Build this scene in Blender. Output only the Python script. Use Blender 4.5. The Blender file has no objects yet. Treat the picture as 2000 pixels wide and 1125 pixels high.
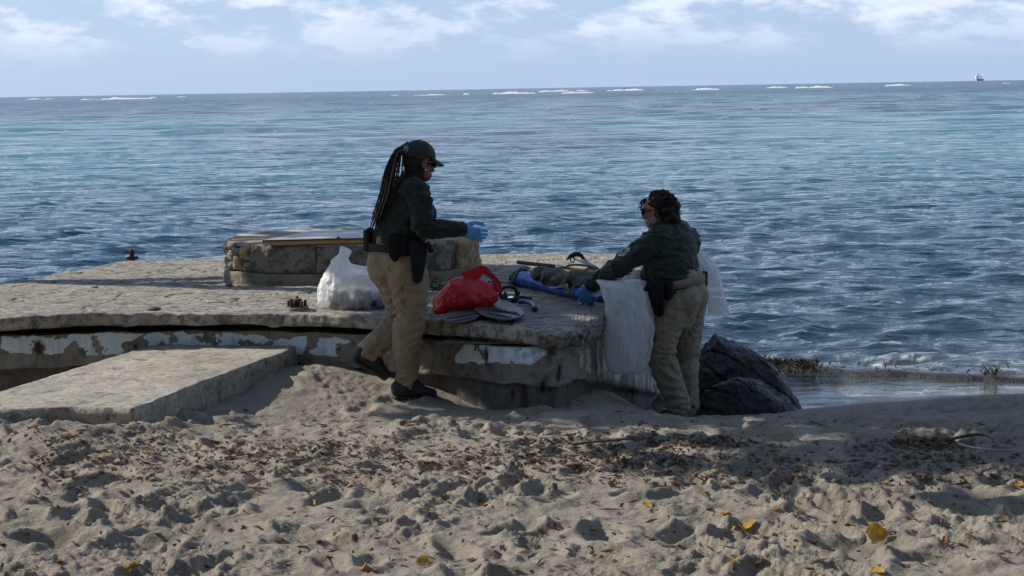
import bpy, bmesh, math, random
import numpy as np
from mathutils import Vector, Matrix
from mathutils.bvhtree import BVHTree

# ------------------------------------------------------------------ camera, sky, sun, exposure
scene = bpy.context.scene
COL = scene.collection
CAMZ = 1.93
FPX = 3000.0
TH = math.atan((562.5 - 173) / FPX)
RO = math.radians(0.97)
Fw = Vector((0, math.cos(TH), -math.sin(TH)))
R0 = Vector((1, 0, 0)); U0 = Vector((0, math.sin(TH), math.cos(TH)))
Rt = R0 * math.cos(RO) - U0 * math.sin(RO)
Up = R0 * math.sin(RO) + U0 * math.cos(RO)
CP = Vector((0, 0, CAMZ))
cd = bpy.data.cameras.new('camera'); cam = bpy.data.objects.new('camera', cd); COL.objects.link(cam)
cd.sensor_width = 36; cd.lens = FPX / 2000 * 36; cd.clip_start = 0.1; cd.clip_end = 90000
m = Matrix.Identity(4)
for i in range(3):
    m[i][0] = Rt[i]; m[i][1] = Up[i]; m[i][2] = -Fw[i]; m[i][3] = CP[i]
cam.matrix_world = m
scene.camera = cam
scene.render.resolution_x = 1024; scene.render.resolution_y = 576

SUN_AZ = math.radians(-72)      # from straight ahead (+Y) towards the left
SUN_EL = math.radians(32)
sd = Vector((math.sin(SUN_AZ) * math.cos(SUN_EL), math.cos(SUN_AZ) * math.cos(SUN_EL), math.sin(SUN_EL)))
sl = bpy.data.lights.new('sun', 'SUN'); so = bpy.data.objects.new('sun', sl); COL.objects.link(so)
sl.energy = 4.3; sl.angle = math.radians(0.6); sl.color = (1.0, 0.92, 0.81)
so.rotation_euler = sd.to_track_quat('Z', 'Y').to_euler()
so.location = (-20, 15, 20)

W = bpy.data.worlds.new('World'); scene.world = W; W.use_nodes = True
wn = W.node_tree.nodes; wl = W.node_tree.links; wn.clear()
def N(tree, t, **kw):
    n = tree.nodes.new(t)
    for k, v in kw.items():
        if k.startswith('i_'):
            k2 = k[2:]; k2 = int(k2) if k2.isdigit() else k2.replace('_', ' ')
            n.inputs[k2].default_value = v
        else: setattr(n, k, v)
    return n
wt = W.node_tree
sky = N(wt, 'ShaderNodeTexSky', sky_type='NISHITA', sun_disc=False, sun_elevation=SUN_EL, sun_rotation=SUN_AZ,
        air_density=1.0, dust_density=0.6, ozone_density=3.5)
tc = N(wt, 'ShaderNodeTexCoord')
mp = N(wt, 'ShaderNodeMapping'); mp.inputs['Scale'].default_value = (7, 7, 19)
n1 = N(wt, 'ShaderNodeTexNoise', i_Scale=2.3, i_Detail=9.0, i_Roughness=0.60, i_Distortion=0.1)
n2 = N(wt, 'ShaderNodeTexNoise', i_Scale=3.2, i_Detail=6.0, i_Roughness=0.6)
sx = N(wt, 'ShaderNodeSeparateXYZ')
rise = N(wt, 'ShaderNodeMapRange', i_1=0.012, i_2=0.05)
rise.interpolation_type = 'SMOOTHSTEP'
cr = N(wt, 'ShaderNodeMapRange', i_1=0.44, i_2=0.61); cr.interpolation_type = 'SMOOTHSTEP'
mul = N(wt, 'ShaderNodeMath', operation='MULTIPLY')
tint = N(wt, 'ShaderNodeMix', data_type='RGBA', blend_type='MIX'); tint.inputs[0].default_value = 0.75
CLOUDK = 1.0
tint.inputs[7].default_value = (4.3, 5.8, 8.7, 1)
cl = N(wt, 'ShaderNodeMix', data_type='RGBA')
cl.inputs[6].default_value = (5.2, 6.2, 8.3, 1); cl.inputs[7].default_value = (9.4, 9.9, 10.8, 1)
mx = N(wt, 'ShaderNodeMix', data_type='RGBA')
bg = N(wt, 'ShaderNodeBackground', i_Strength=0.09); wo = N(wt, 'ShaderNodeOutputWorld')
wl.new(tc.outputs['Generated'], mp.inputs[0]); wl.new(mp.outputs[0], n1.inputs['Vector']); wl.new(mp.outputs[0], n2.inputs['Vector'])
wl.new(tc.outputs['Generated'], sx.inputs[0]); wl.new(sx.outputs[2], rise.inputs[0]); wl.new(n1.outputs[0], cr.inputs[0])
wl.new(cr.outputs[0], mul.inputs[0]); wl.new(rise.outputs[0], mul.inputs[1])
wl.new(sky.outputs[0], tint.inputs[6])
hz = N(wt, 'ShaderNodeMapRange', i_1=0.0, i_2=0.35, i_3=0.80, i_4=0.12); wl.new(sx.outputs[2], hz.inputs[0]); wl.new(hz.outputs[0], tint.inputs[0])
thin = N(wt, 'ShaderNodeMapRange', i_1=0.06, i_2=0.30, i_3=1.0, i_4=0.30); wl.new(sx.outputs[2], thin.inputs[0]); mul2 = N(wt, 'ShaderNodeMath', operation='MULTIPLY'); wl.new(mul.outputs[0], mul2.inputs[0]); wl.new(thin.outputs[0], mul2.inputs[1])
wl.new(n2.outputs[0], cl.inputs[0])
wl.new(tint.outputs[2], mx.inputs[6]); wl.new(cl.outputs[2], mx.inputs[7]); wl.new(mul2.outputs[0], mx.inputs[0])
wl.new(mx.outputs[2], bg.inputs[0]); wl.new(bg.outputs[0], wo.inputs[0])

scene.view_settings.view_transform = 'Standard'; scene.view_settings.look = 'None'
scene.view_settings.exposure = 0.32; scene.view_settings.gamma = 1
scene.render.engine = 'CYCLES'

# ------------------------------------------------------------------ helpers
def ray(px, py):
    return Fw + Rt * ((px - 1000) / FPX) + Up * ((562.5 - py) / FPX)
def atY(px, py, Y):
    d = ray(px, py); return CP + d * (Y / d.y)
def atZ(px, py, z):
    d = ray(px, py); return CP + d * ((z - CAMZ) / d.z)
def proj(P):
    """world points (n,3) -> photograph pixels"""
    Q = np.asarray(P, float) - np.array(CP)
    dz = Q @ np.array(Fw)
    return 1000 + FPX * (Q @ np.array(Rt)) / dz, 562.5 - FPX * (Q @ np.array(Up)) / dz

rs = np.random.RandomState(7); random.seed(7)
_perm = np.concatenate([rs.permutation(512)] * 3)
_g3 = rs.normal(size=(512, 3)); _g3 /= np.linalg.norm(_g3, axis=1)[:, None]
def pn3(P):
    P = np.asarray(P, float); I = np.floor(P).astype(int); f = P - I; I &= 255
    u = f * f * f * (f * (f * 6 - 15) + 10); out = 0
    for dx in (0, 1):
        for dy in (0, 1):
            for dz in (0, 1):
                h = _perm[_perm[_perm[I[:, 0] + dx] + I[:, 1] + dy] + I[:, 2] + dz]
                g = _g3[h]
                d = g[:, 0] * (f[:, 0] - dx) + g[:, 1] * (f[:, 1] - dy) + g[:, 2] * (f[:, 2] - dz)
                w = (u[:, 0] if dx else 1 - u[:, 0]) * (u[:, 1] if dy else 1 - u[:, 1]) * (u[:, 2] if dz else 1 - u[:, 2])
                out = out + d * w
    return out * 1.6
def fbm(P, oct=4, gain=0.5):
    P = np.asarray(P, float); a = 1; s = 0
    for o in range(oct):
        s = s + a * pn3(P * (2 ** o) + 17.3 * o); a *= gain
    return s
def n2d(x, y, sc, oct=4, seed=0., gain=0.5):
    x = np.asarray(x, float); sh = x.shape
    P = np.stack([np.ravel(x) * sc, np.ravel(y) * sc, np.full(x.size, seed)], 1)
    return fbm(P, oct, gain).reshape(sh)
def sst(a, b, x):
    t = np.clip((np.asarray(x, float) - a) / (b - a), 0, 1); return t * t * (3 - 2 * t)

def mesh_from(verts, faces, name='mesh', smooth=True):
    me = bpy.data.meshes.new(name)
    V = np.asarray(verts, dtype=np.float32).reshape(-1, 3)
    if isinstance(faces, np.ndarray) and faces.ndim == 2:
        k = faces.shape[1]; nf = len(faces)
        me.vertices.add(len(V)); me.vertices.foreach_set('co', V.ravel())
        me.loops.add(nf * k); me.loops.foreach_set('vertex_index', faces.astype(np.int32).ravel())
        me.polygons.add(nf); me.polygons.foreach_set('loop_start', np.arange(0, nf * k, k, dtype=np.int32))
        me.polygons.foreach_set('loop_total', np.full(nf, k, dtype=np.int32))
        me.update(calc_edges=True)
    else:
        me.from_pydata([tuple(map(float, v)) for v in V], [], [tuple(int(i) for i in f) for f in faces]); me.update()
    me.polygons.foreach_set('use_smooth', np.full(len(me.polygons), smooth))
    return me
def grid_faces(nr, nc, wrap=False):
    r = np.arange(nr - 1)[:, None]; c = np.arange(nc if wrap else nc - 1)[None, :]
    c2 = (c + 1) % nc
    return np.stack([r * nc + c, r * nc + c2, (r + 1) * nc + c2, (r + 1) * nc + c], -1).reshape(-1, 4)
def attr(me, name, val):
    a = me.attributes.new(name, 'FLOAT', 'POINT'); a.data.foreach_set('value', np.asarray(val, np.float32).ravel())

def link(name, me, mat=None, parent=None):
    o = bpy.data.objects.new(name, me); COL.objects.link(o)
    if mat is not None:
        me.materials.clear()
        for q in (mat if isinstance(mat, (list, tuple)) else [mat]): me.materials.append(q)
    if parent is not None:
        o.parent = parent; o.matrix_parent_inverse = parent.matrix_basis.inverted()
    return o
def tag(o, label=None, cat=None, group=None, kind=None):
    if label: o['label'] = label
    if cat: o['category'] = cat
    if group: o['group'] = group
    if kind: o['kind'] = kind
    return o
def empty(name, loc, label=None, cat=None, group=None, kind=None):
    o = bpy.data.objects.new(name, None); COL.objects.link(o); o.location = loc; o.empty_display_size = .1
    tag(o, label, cat, group, kind); return o

# raw shapes: (verts, faces)
def ring_tube(pts, rad, ref=(0, 0, 1), n=16, cap=True):
    """lofted tube; rad entries are r or (ra, rb), ra along ref"""
    pts = [Vector(p) for p in pts]; ref = Vector(ref); V = []; k = len(pts)
    P2, R2, T2 = [], [], []
    for i, p in enumerate(pts):
        t = (pts[min(i + 1, k - 1)] - pts[max(i - 1, 0)]).normalized()
        r = rad[i] if isinstance(rad, (list, tuple)) else rad
        r = r if isinstance(r, (list, tuple)) else (r, r)
        P2.append(p); R2.append(r); T2.append(t)
    if cap:
        def endcap(p, r, t, s):
            o = []
            for a in (0.35, 0.65, 0.9):
                q = math.sqrt(max(0.02, 1 - a * a)); o.append((p + t * s * min(r) * a, (r[0] * q, r[1] * q), t))
            return o
        a = endcap(P2[0], R2[0], T2[0], -1)[::-1]; b = endcap(P2[-1], R2[-1], T2[-1], 1)
        P2 = [q[0] for q in a] + P2 + [q[0] for q in b]; R2 = [q[1] for q in a] + R2 + [q[1] for q in b]; T2 = [q[2] for q in a] + T2 + [q[2] for q in b]
    last = None
    for p, r, t in zip(P2, R2, T2):
        e1 = ref - t * ref.dot(t)
        if e1.length < 0.15 and last is not None: e1 = last - t * last.dot(t)
        if e1.length < 1e-4: e1 = t.orthogonal()
        e1.normalize(); last = e1; e2 = t.cross(e1)
        for j in range(n):
            a = 2 * math.pi * j / n
            V.append(p + e1 * (r[0] * math.cos(a)) + e2 * (r[1] * math.sin(a)))
    nr = len(P2); Fs = [tuple(f) for f in grid_faces(nr, n, True)]
    Fs = [f[::-1] for f in Fs]
    Fs.append(tuple(range(n))); Fs.append(tuple(range((nr - 1) * n, nr * n))[::-1])
    Fs = [f[::-1] for f in Fs]
    return V, Fs
def ellipsoid(c, ax, r, nu=16, nv=10):
    c = Vector(c); V = []; Fs = []
    ax = [Vector(a).normalized() for a in ax]
    if ax[0].cross(ax[1]).dot(ax[2]) < 0: ax[1] = -ax[1]
    for i in range(1, nv):
        ph = math.pi * i / nv
        for j in range(nu):
            th = 2 * math.pi * j / nu
            V.append(c + ax[0] * (r[0] * math.sin(ph) * math.cos(th)) + ax[1] * (r[1] * math.sin(ph) * math.sin(th)) + ax[2] * (r[2] * math.cos(ph)))
    for i in range(nv - 2):
        for j in range(nu):
            a = i * nu + j; b = i * nu + (j + 1) % nu
            Fs.append((a, a + nu, b + nu, b))
    V.append(c + ax[2] * r[2]); V.append(c - ax[2] * r[2]); t = len(V) - 2
    for j in range(nu):
        Fs.append((t, j, (j + 1) % nu)); q = (nv - 2) * nu
        Fs.append((t + 1, q + (j + 1) % nu, q + j))
    return V, Fs
def rbox(c, ax, h, bev=0.2):
    """bevelled box: centre, 3 axes, half sizes"""
    bm = bmesh.new(); bmesh.ops.create_cube(bm, size=2)
    bmesh.ops.scale(bm, vec=Vector(h), verts=bm.verts)
    bmesh.ops.bevel(bm, geom=bm.edges[:], offset=min(h) * bev, segments=2, affect='EDGES', profile=.5)
    ax = [Vector(a).normalized() for a in ax]; c = Vector(c)
    if ax[0].cross(ax[1]).dot(ax[2]) < 0: ax[1] = -ax[1]
    bm.verts.index_update()
    V = [c + ax[0] * v.co.x + ax[1] * v.co.y + ax[2] * v.co.z for v in bm.verts]
    Fs = [tuple(v.index for v in f.verts) for f in bm.faces]; bm.free()
    return V, Fs
def cat(*shapes):
    V = []; Fs = []
    for v, f in shapes:
        o = len(V); V += list(v); Fs += [tuple(i + o for i in q) for q in f]
    return V, Fs
def part(name, shape, mat, parent=None, smooth=True):
    return link(name, mesh_from(shape[0], shape[1], name, smooth), mat, parent)
def remesh(name, shapes, voxel, mat, parent, smooth=4, disp=None):
    V, Fs = cat(*shapes)
    tmp = bpy.data.objects.new('tmp', mesh_from(V, Fs)); COL.objects.link(tmp)
    a = tmp.modifiers.new('r', 'REMESH'); a.mode = 'VOXEL'; a.voxel_size = voxel; a.use_smooth_shade = True
    if smooth:
        s = tmp.modifiers.new('s', 'SMOOTH'); s.factor = 0.5; s.iterations = smooth
    dg = bpy.context.evaluated_depsgraph_get(); dg.update()
    me = bpy.data.meshes.new_from_object(tmp.evaluated_get(dg), depsgraph=dg)
    old = tmp.data; bpy.data.objects.remove(tmp); bpy.data.meshes.remove(old)
    me.name = name
    if disp is not None: displace(me, disp)
    me.polygons.foreach_set('use_smooth', np.full(len(me.polygons), True))
    return link(name, me, mat, parent)
def coords(me):
    a = np.empty(len(me.vertices) * 3, np.float32); me.vertices.foreach_get('co', a); return a.reshape(-1, 3).astype(float)
def displace(me, fn):
    P = coords(me); n = np.empty(len(me.vertices) * 3, np.float32); me.vertices.foreach_get('normal', n); n = n.reshape(-1, 3)
    P = P + n * fn(P, n)[:, None]
    me.vertices.foreach_set('co', P.astype(np.float32).ravel()); me.update()
def smooth_path(pts, n):
    """Catmull-Rom through points"""
    P = [Vector(p) for p in pts]; P = [P[0] * 2 - P[1]] + P + [P[-1] * 2 - P[-2]]; out = []; k = len(P) - 3
    for i in range(n):
        t = i / (n - 1) * k; j = min(int(t), k - 1); t -= j
        a, b, c, d = P[j:j + 4]
        out.append(0.5 * ((2 * b) + (c - a) * t + (2 * a - 5 * b + 4 * c - d) * t * t + (3 * b - a - 3 * c + d) * t ** 3))
    return out

# ------------------------------------------------------------------ materials
def newmat(name):
    mt = bpy.data.materials.new(name); mt.use_nodes = True; t = mt.node_tree
    return mt, t, t.nodes['Principled BSDF']
def noise_chain(t, scale, detail=6, rough=.6, stretch=(1, 1, 1), coord='Object', dist=0.):
    c = N(t, 'ShaderNodeTexCoord'); mpg = N(t, 'ShaderNodeMapping'); mpg.inputs['Scale'].default_value = stretch
    n = N(t, 'ShaderNodeTexNoise', i_Scale=scale, i_Detail=detail, i_Roughness=rough, i_Distortion=dist)
    t.links.new(c.outputs[coord], mpg.inputs[0]); t.links.new(mpg.outputs[0], n.inputs['Vector']); return n
def mixc(t, fac, a, b):
    q = N(t, 'ShaderNodeMix', data_type='RGBA')
    for i, v in ((0, fac), (6, a), (7, b)):
        if isinstance(v, bpy.types.NodeSocket): t.links.new(v, q.inputs[i])
        else: q.inputs[i].default_value = v if i == 0 else (*v, 1)
    return q.outputs[2]
def mr(t, s, a, b, lo=0., hi=1.):
    q = N(t, 'ShaderNodeMapRange'); t.links.new(s, q.inputs[0])
    for i, v in enumerate((a, b, lo, hi)): q.inputs[i + 1].default_value = v
    return q.outputs[0]
def getattr_node(t, name):
    return N(t, 'ShaderNodeAttribute', attribute_name=name).outputs['Fac']
def bump(t, b, sock, strength, dist):
    bn = N(t, 'ShaderNodeBump', i_Strength=strength, i_Distance=dist); t.links.new(sock, bn.inputs['Height'])
    old = b.inputs['Normal'].links
    if old: t.links.new(old[0].from_socket, bn.inputs['Normal'])
    t.links.new(bn.outputs[0], b.inputs['Normal'])
def pmat(name, c1, c2, scale=8, rough=.85, bs=.4, bscale=60, bd=.01, c3=None, s3=3, th=(.52, .62), stretch=(1, 1, 1), metal=0., spec=.5, detail=6):
    mt, t, b = newmat(name)
    n = noise_chain(t, scale, detail, .62, stretch)
    col = mixc(t, mr(t, n.outputs[0], .32, .68), c1, c2)
    if c3 is not None:
        n3 = noise_chain(t, s3, 7, .65, stretch, dist=.4); col = mixc(t, mr(t, n3.outputs[0], *th), col, c3)
    t.links.new(col, b.inputs['Base Color']); b.inputs['Roughness'].default_value = rough
    b.inputs['Metallic'].default_value = metal; b.inputs['Specular IOR Level'].default_value = spec
    if bs:
        nb = noise_chain(t, bscale, 5, .65, stretch); bump(t, b, nb.outputs[0], bs, bd)
    return mt
def flat(name, c, rough=.6, metal=0., spec=.5): return pmat(name, c, tuple(x * .8 for x in c), 25, rough, .15, 120, .003, metal=metal, spec=spec)
# ------------------------------------------------------------------ sand
ZW = -0.52            # water level
PLZ = 0.48            # platform top
def line_sd(x, y, a, b):
    dx, dy = b[0] - a[0], b[1] - a[1]; L = math.hypot(dx, dy)
    return ((x - a[0]) * dy - (y - a[1]) * dx) / L
def sand_base(x, y):
    z = np.interp(y, [0, 3, 5, 7, 9.1, 30], [.34, .25, .18, .10, -.02, -.02])
    z = z + (np.clip(x, 0, 6) * .016 - .06 * sst(.3, 1.2, x) - .07 * np.exp(-((x - 1.5) / .9) ** 2)) * sst(7.5, 9.3, y)
    crest = 9.25 + .05 * np.clip(x, 0, 8) + .12 * n2d(x, y, .9, 2, 3.)
    right = sst(.3, 1.1, x)
    drop = -np.clip(y - crest, 0, None) * .205
    drop = np.maximum(drop, -1.0 - .06 * np.clip(y - crest - 5, 0, 60))
    z = z + drop * right - sst(10.6, 11.6, y) * (1 - right) * .9 - .06 * np.clip(y - 11.6, 0, 60) * (1 - right)
    left = sst(-3.6, -5.2, x) * (1 - .85 * sst(-6.6, -7.6, x) * sst(15.5, 14.2, y)); z = z - left * np.clip(y - 9.6, 0, 9) * .22
    z = z + .12 * np.exp(-((x + 1.22) / .5) ** 2 - ((y - 10.05) / .75) ** 2)
    z = z + .05 * np.exp(-((x + .55) / .35) ** 2 - ((y - 9.75) / .3) ** 2)
    z = z - .06 * np.exp(-((x + .12) / .42) ** 2 - ((y - 9.55) / .2) ** 2)
    z = z + .10 * np.exp(-((x + 3.0) / .50) ** 2 - ((y - 8.25) / .30) ** 2)
    tt = np.clip((y - 8.1) / 1.9, 0, 1); lx_ = -2.02 + .56 * tt; z = z + .10 * np.exp(-np.where(x > lx_, (x - lx_) / .42, (x - lx_) / .8) ** 2) * sst(7.75, 8.35, y) * sst(10.5, 9.6, y)
    z = z + .06 * sst(-1.9, -2.5, x) * sst(7.3, 7.9, y) * sst(8.9, 8.6, y)
    z = z - .30 * sst(-2.45, -2.75, x) * sst(8.75, 9.1, y)
    sd = np.maximum(line_sd(x, y, (-2.02, 8.42), (-2.42, 8.02)), line_sd(x, y, (-2.42, 8.02), (-3.3, 7.80)))
    sd = sd + .05 * n2d(x, y, 5, 3, 9.)
    z = z + .075 * sst(.03, -.03, sd) * sst(9.2, 8.6, y)
    return z
rows = np.concatenate([np.linspace(.6, 3.6, 24)[:-1], 3.6 * np.exp(np.linspace(0, math.log(10.8 / 3.6), 520)), np.linspace(10.85, 16, 70)[1:], np.array([18, 22, 30, 50, 90.])])
sp = np.concatenate([-np.geomspace(.46, 6, 34)[::-1][:-1], np.linspace(-.46, .46, 660), np.geomspace(.46, 6, 34)[1:]])
YY, SS = np.meshgrid(rows, sp, indexing='ij'); XX = YY * SS
ZB = sand_base(XX, YY)
act = sst(10.6, 9.6, YY) * (.68 + .32 * sst(9.6, 8.0, YY))
hump = .030 * n2d(XX, YY, 2.1, 3, 1.) + .020 * n2d(XX, YY * 1.3, 5.5, 3, 2.)
rid = 1 - np.abs(n2d(XX, YY * 1.25, 3.4, 2, 5.)) * 1.5
hump = hump + .020 * (rid - .6)
fine = (.0085 * n2d(XX, YY, 15, 4, 4., .66) + .005 * (1 - 2 * np.abs(n2d(XX, YY * 1.4, 11, 3, 44., .6)))) * (.4 + 1.2 * sst(-.25, .4, n2d(XX, YY, 1.6, 2, 12.)))
foot = np.zeros_like(ZB)
rf = np.random.RandomState(11)
for k in range(620):
    fy = 4.2 + 5.6 * rf.rand() ** 1.1; fx = (rf.rand() * 2 - 1) * .45 * fy; a = rf.rand() * math.pi
    if fy > 9.2 and abs(fx) < .3: continue
    L = .10 + .07 * rf.rand(); B = .05 + .035 * rf.rand(); d = .024 + .034 * rf.rand()
    i0, i1 = np.searchsorted(rows, [fy - .5, fy + .5]); j0, j1 = np.searchsorted(sp, [(fx - .5) / fy - .04, (fx + .5) / fy + .04])
    if i1 <= i0 or j1 <= j0: continue
    dx = XX[i0:i1, j0:j1] - fx; dy = YY[i0:i1, j0:j1] - fy
    u = (dx * math.cos(a) + dy * math.sin(a)) / L; v = (-dx * math.sin(a) + dy * math.cos(a)) / B
    r2 = (u * u + v * v) ** .5
    pit = -d * sst(1.12, .45, r2) + d * .62 * np.exp(-((r2 - 1.35) / .33) ** 2) * (.6 + .6 * math.sin(k) * np.clip(u, -1, 1))
    foot[i0:i1, j0:j1] = foot[i0:i1, j0:j1] * np.where(r2 < 1.1, .35, 1) + pit
# one deep print by the big yellow leaf
for (ppx, ppy, L, B, d) in ((1690, 1098, .19, .11, .075), (345, 1015, .14, .09, .05), (1830, 955, .14, .08, .06), (110, 1085, .16, .09, .05)):
    q = atZ(ppx, ppy, .17); dx = XX - q.x; dy = YY - q.y; r2 = np.sqrt((dx / L) ** 2 + (dy / B) ** 2)
    foot += -d * sst(1.1, .3, r2) + .025 * np.exp(-((r2 - 1.3) / .25) ** 2)
ZS = ZB + (hump * .36 + foot * .60 + fine * 1.0) * act + .004 * n2d(XX, YY, 9, 3, 8.) * sst(ZW - .1, ZW + .3, ZB)
def sand_z(x, y):
    i = int(np.clip(np.searchsorted(rows, y), 1, len(rows) - 1)); j = int(np.clip(np.searchsorted(sp, x / y), 1, len(sp) - 1))
    ty = (y - rows[i - 1]) / (rows[i] - rows[i - 1]); ts = (x / y - sp[j - 1]) / (sp[j] - sp[j - 1])
    a = ZS[i - 1, j - 1] * (1 - ts) + ZS[i - 1, j] * ts; b = ZS[i, j - 1] * (1 - ts) + ZS[i, j] * ts
    return float(a * (1 - ty) + b * ty)
def on_sand(px, py):
    """where a photograph pixel's ray meets the sand"""
    d = ray(px, py); t = 3.9 / d.y; prev = None
    while t < 14 / d.y:
        p = CP + d * t
        if p.z <= sand_z(p.x, p.y): return p
        t += .01
    return None
me = mesh_from(np.stack([XX, YY, ZS], -1).reshape(-1, 3), grid_faces(len(rows), len(sp)), 'sand')
mt, t, b = newmat('sand_grains')
n = noise_chain(t, 3.0, 8, .6); nf = noise_chain(t, 260, 3, .7); nm = noise_chain(t, 30, 6, .7)
col = mixc(t, mr(t, n.outputs[0], .35, .65), (.37, .342, .292), (.46, .425, .368))
col = mixc(t, mr(t, nf.outputs[0], .38, .62, 0, .55), col, (.27, .22, .16))
col = mixc(t, mr(t, nm.outputs[0], .56, .70, 0, .6), col, (.20, .16, .12))
geo = N(t, 'ShaderNodeNewGeometry'); sxyz = N(t, 'ShaderNodeSeparateXYZ'); t.links.new(geo.outputs['Position'], sxyz.inputs[0])
wet = mr(t, sxyz.outputs[2], -.20, -.36)
col = mixc(t, wet, col, (.17, .135, .095))
t.links.new(col, b.inputs['Base Color'])
t.links.new(mr(t, wet, 0, 1, .95, .10), b.inputs['Roughness'])
t.links.new(mr(t, wet, 0, 1, .15, .6), b.inputs['Specular IOR Level'])
ng = noise_chain(t, 75, 5, .72); bump(t, b, nf.outputs[0], .8, .010); bump(t, b, ng.outputs[0], .6, .010); bump(t, b, nm.outputs[0], .9, .022)
tag(link('sand', me, mt), kind='structure')

# ------------------------------------------------------------------ sea
wrow = np.concatenate([10.2 * np.exp(np.linspace(0, math.log(620 / 10.2), 680)), np.geomspace(640, 60000, 60)])
wsp = np.concatenate([-np.geomspace(.44, 5, 24)[::-1][:-1], np.linspace(-.44, .44, 520), np.geomspace(.44, 5, 24)[1:]])
WY, WS = np.meshgrid(wrow, wsp, indexing='ij'); WX = WY * WS
dyr = np.gradient(wrow)[:, None] * np.ones_like(WX)
WZ = np.zeros_like(WX); DX = np.zeros_like(WX)
rw = np.random.RandomState(5)
wx = WX + .5 * n2d(WX, WY, .25, 2, 31.); wy = WY + .6 * n2d(WX, WY, .22, 2, 32.)
for k in range(70):
    lam = .24 * (1.7 / .24) ** rw.rand(); ang = rw.normal(0, .50) + .15; A = .0165 * lam ** .66 * (.6 + .8 * rw.rand()) * .54
    kx, ky = math.sin(ang) * 2 * math.pi / lam, -math.cos(ang) * 2 * math.pi / lam
    ph = kx * wx + ky * wy + rw.rand() * 6.28
    att = sst(2.3, 4.2, lam / dyr)
    env = .65 + .7 * np.clip(n2d(WX * .6, WY, .5 / lam ** .5, 1, 40. + k), -.6, .9)
    s = np.sin(ph); WZ += A * att * env * (1 - 2 * np.abs(np.sin(ph * .5)) ** .8 + .15) if lam < 3 else A * att * env * s
for k in range(26):
    lam = 3. * (16 / 3.) ** rw.rand(); ang = rw.normal(0, .45) + .1; A = .0032 * lam ** .9 * (.6 + .8 * rw.rand()); kx, ky = math.sin(ang) * 2 * math.pi / lam, -math.cos(ang) * 2 * math.pi / lam
    WZ += A * sst(2.3, 4.2, lam / dyr) * sst(22, 110, WY) * np.sin(kx * wx + ky * wy + rw.rand() * 6.28)
shore = ZW - sand_base(WX, WY)          # water depth over the sand
depth = np.where(WY < 30, shore, 3.)
calm = sst(.02, .55, depth)
gy = 13.15 - .35 * (WX - 2.3)           # low rock ledge that breaks the swell
insh = sst(.35, -.1, WY - gy) * sst(1.2, 2.2, WX)
WZ = WZ * (.18 + .82 * calm) * (1 - .4 * insh)
WZ += .045 * np.exp(-((WY - gy - 1.15 - .4 * n2d(WX, WY, .5, 2, 51.)) / .38) ** 2) * sst(1., 2.4, WX) * (.5 + n2d(WX, WY * .3, .7, 2, 50.))
foam = np.zeros_like(WX)
fn = n2d(WX, WY * 2.2, 3.2, 5, 60., .65)
foam += sst(.18, .5, fn) * np.exp(-((WY - gy - .7) / .4) ** 2) * sst(1.2, 2., WX) * 1.0
foam += sst(.0, .4, fn) * np.exp(-((depth - .05) / .035) ** 2) * .55
foam += sst(.72, .85, n2d(WX, WY * 2.5, .8, 5, 61., .6)) * sst(20, 50, WY) * .6
big = n2d(WX, WY, .012, 3, 70.); turq = sst(-.25, .5, big + .4 * sst(-.1, .3, WS)) * sst(22, 60, WY) * sst(520, 160, WY)
shal = np.exp(-np.clip(depth, 0, 9) / .45)
me = mesh_from(np.stack([WX, WY, WZ + ZW], -1).reshape(-1, 3), grid_faces(len(wrow), len(wsp)), 'sea')
attr(me, 'foam', np.clip(foam, 0, 1)); attr(me, 'turq', turq); attr(me, 'shal', np.where(WX > .8, shal, 0)); attr(me, 'far', sst(25, 500, WY))
mt, t, b = newmat('sea_water')
col = mixc(t, getattr_node(t, 'turq'), (.007, .050, .090), (.012, .135, .165))
col = mixc(t, getattr_node(t, 'shal'), col, (.075, .068, .05))
nfo = noise_chain(t, 16, 6, .7, (1, 2, 1)); fm = N(t, 'ShaderNodeMath', operation='MULTIPLY'); t.links.new(getattr_node(t, 'foam'), fm.inputs[0]); t.links.new(mr(t, nfo.outputs[0], .38, .58), fm.inputs[1])
col = mixc(t, fm.outputs[0], col, (.75, .77, .78))
t.links.new(col, b.inputs['Base Color'])
rg = N(t, 'ShaderNodeMath', operation='MAXIMUM'); t.links.new(mr(t, getattr_node(t, 'far'), 0, 1, .05, .22), rg.inputs[0]); t.links.new(mr(t, fm.outputs[0], 0, 1, 0, .8), rg.inputs[1])
t.links.new(rg.outputs[0], b.inputs['Roughness']); b.inputs['IOR'].default_value = 1.33
w1 = noise_chain(t, 1.9, 5, .62, (.55, 1.3, 1), dist=.3); w2 = noise_chain(t, 7.5, 4, .6, (.6, 1.3, 1), dist=.4); w3 = noise_chain(t, .35, 4, .6, (.5, 1.4, 1))
bump(t, b, w1.outputs[0], .9, .12); bump(t, b, w2.outputs[0], .8, .04); bump(t, b, w3.outputs[0], .9, .7)
for nb_, st_v in zip([q for q in t.nodes if q.type == 'BUMP'], (.9, .8, .9)): t.links.new(mr(t, getattr_node(t, 'shal'), 0, 1, st_v, .06), nb_.inputs['Strength'])
sea = tag(link('sea', me, mt), kind='structure')
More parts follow.
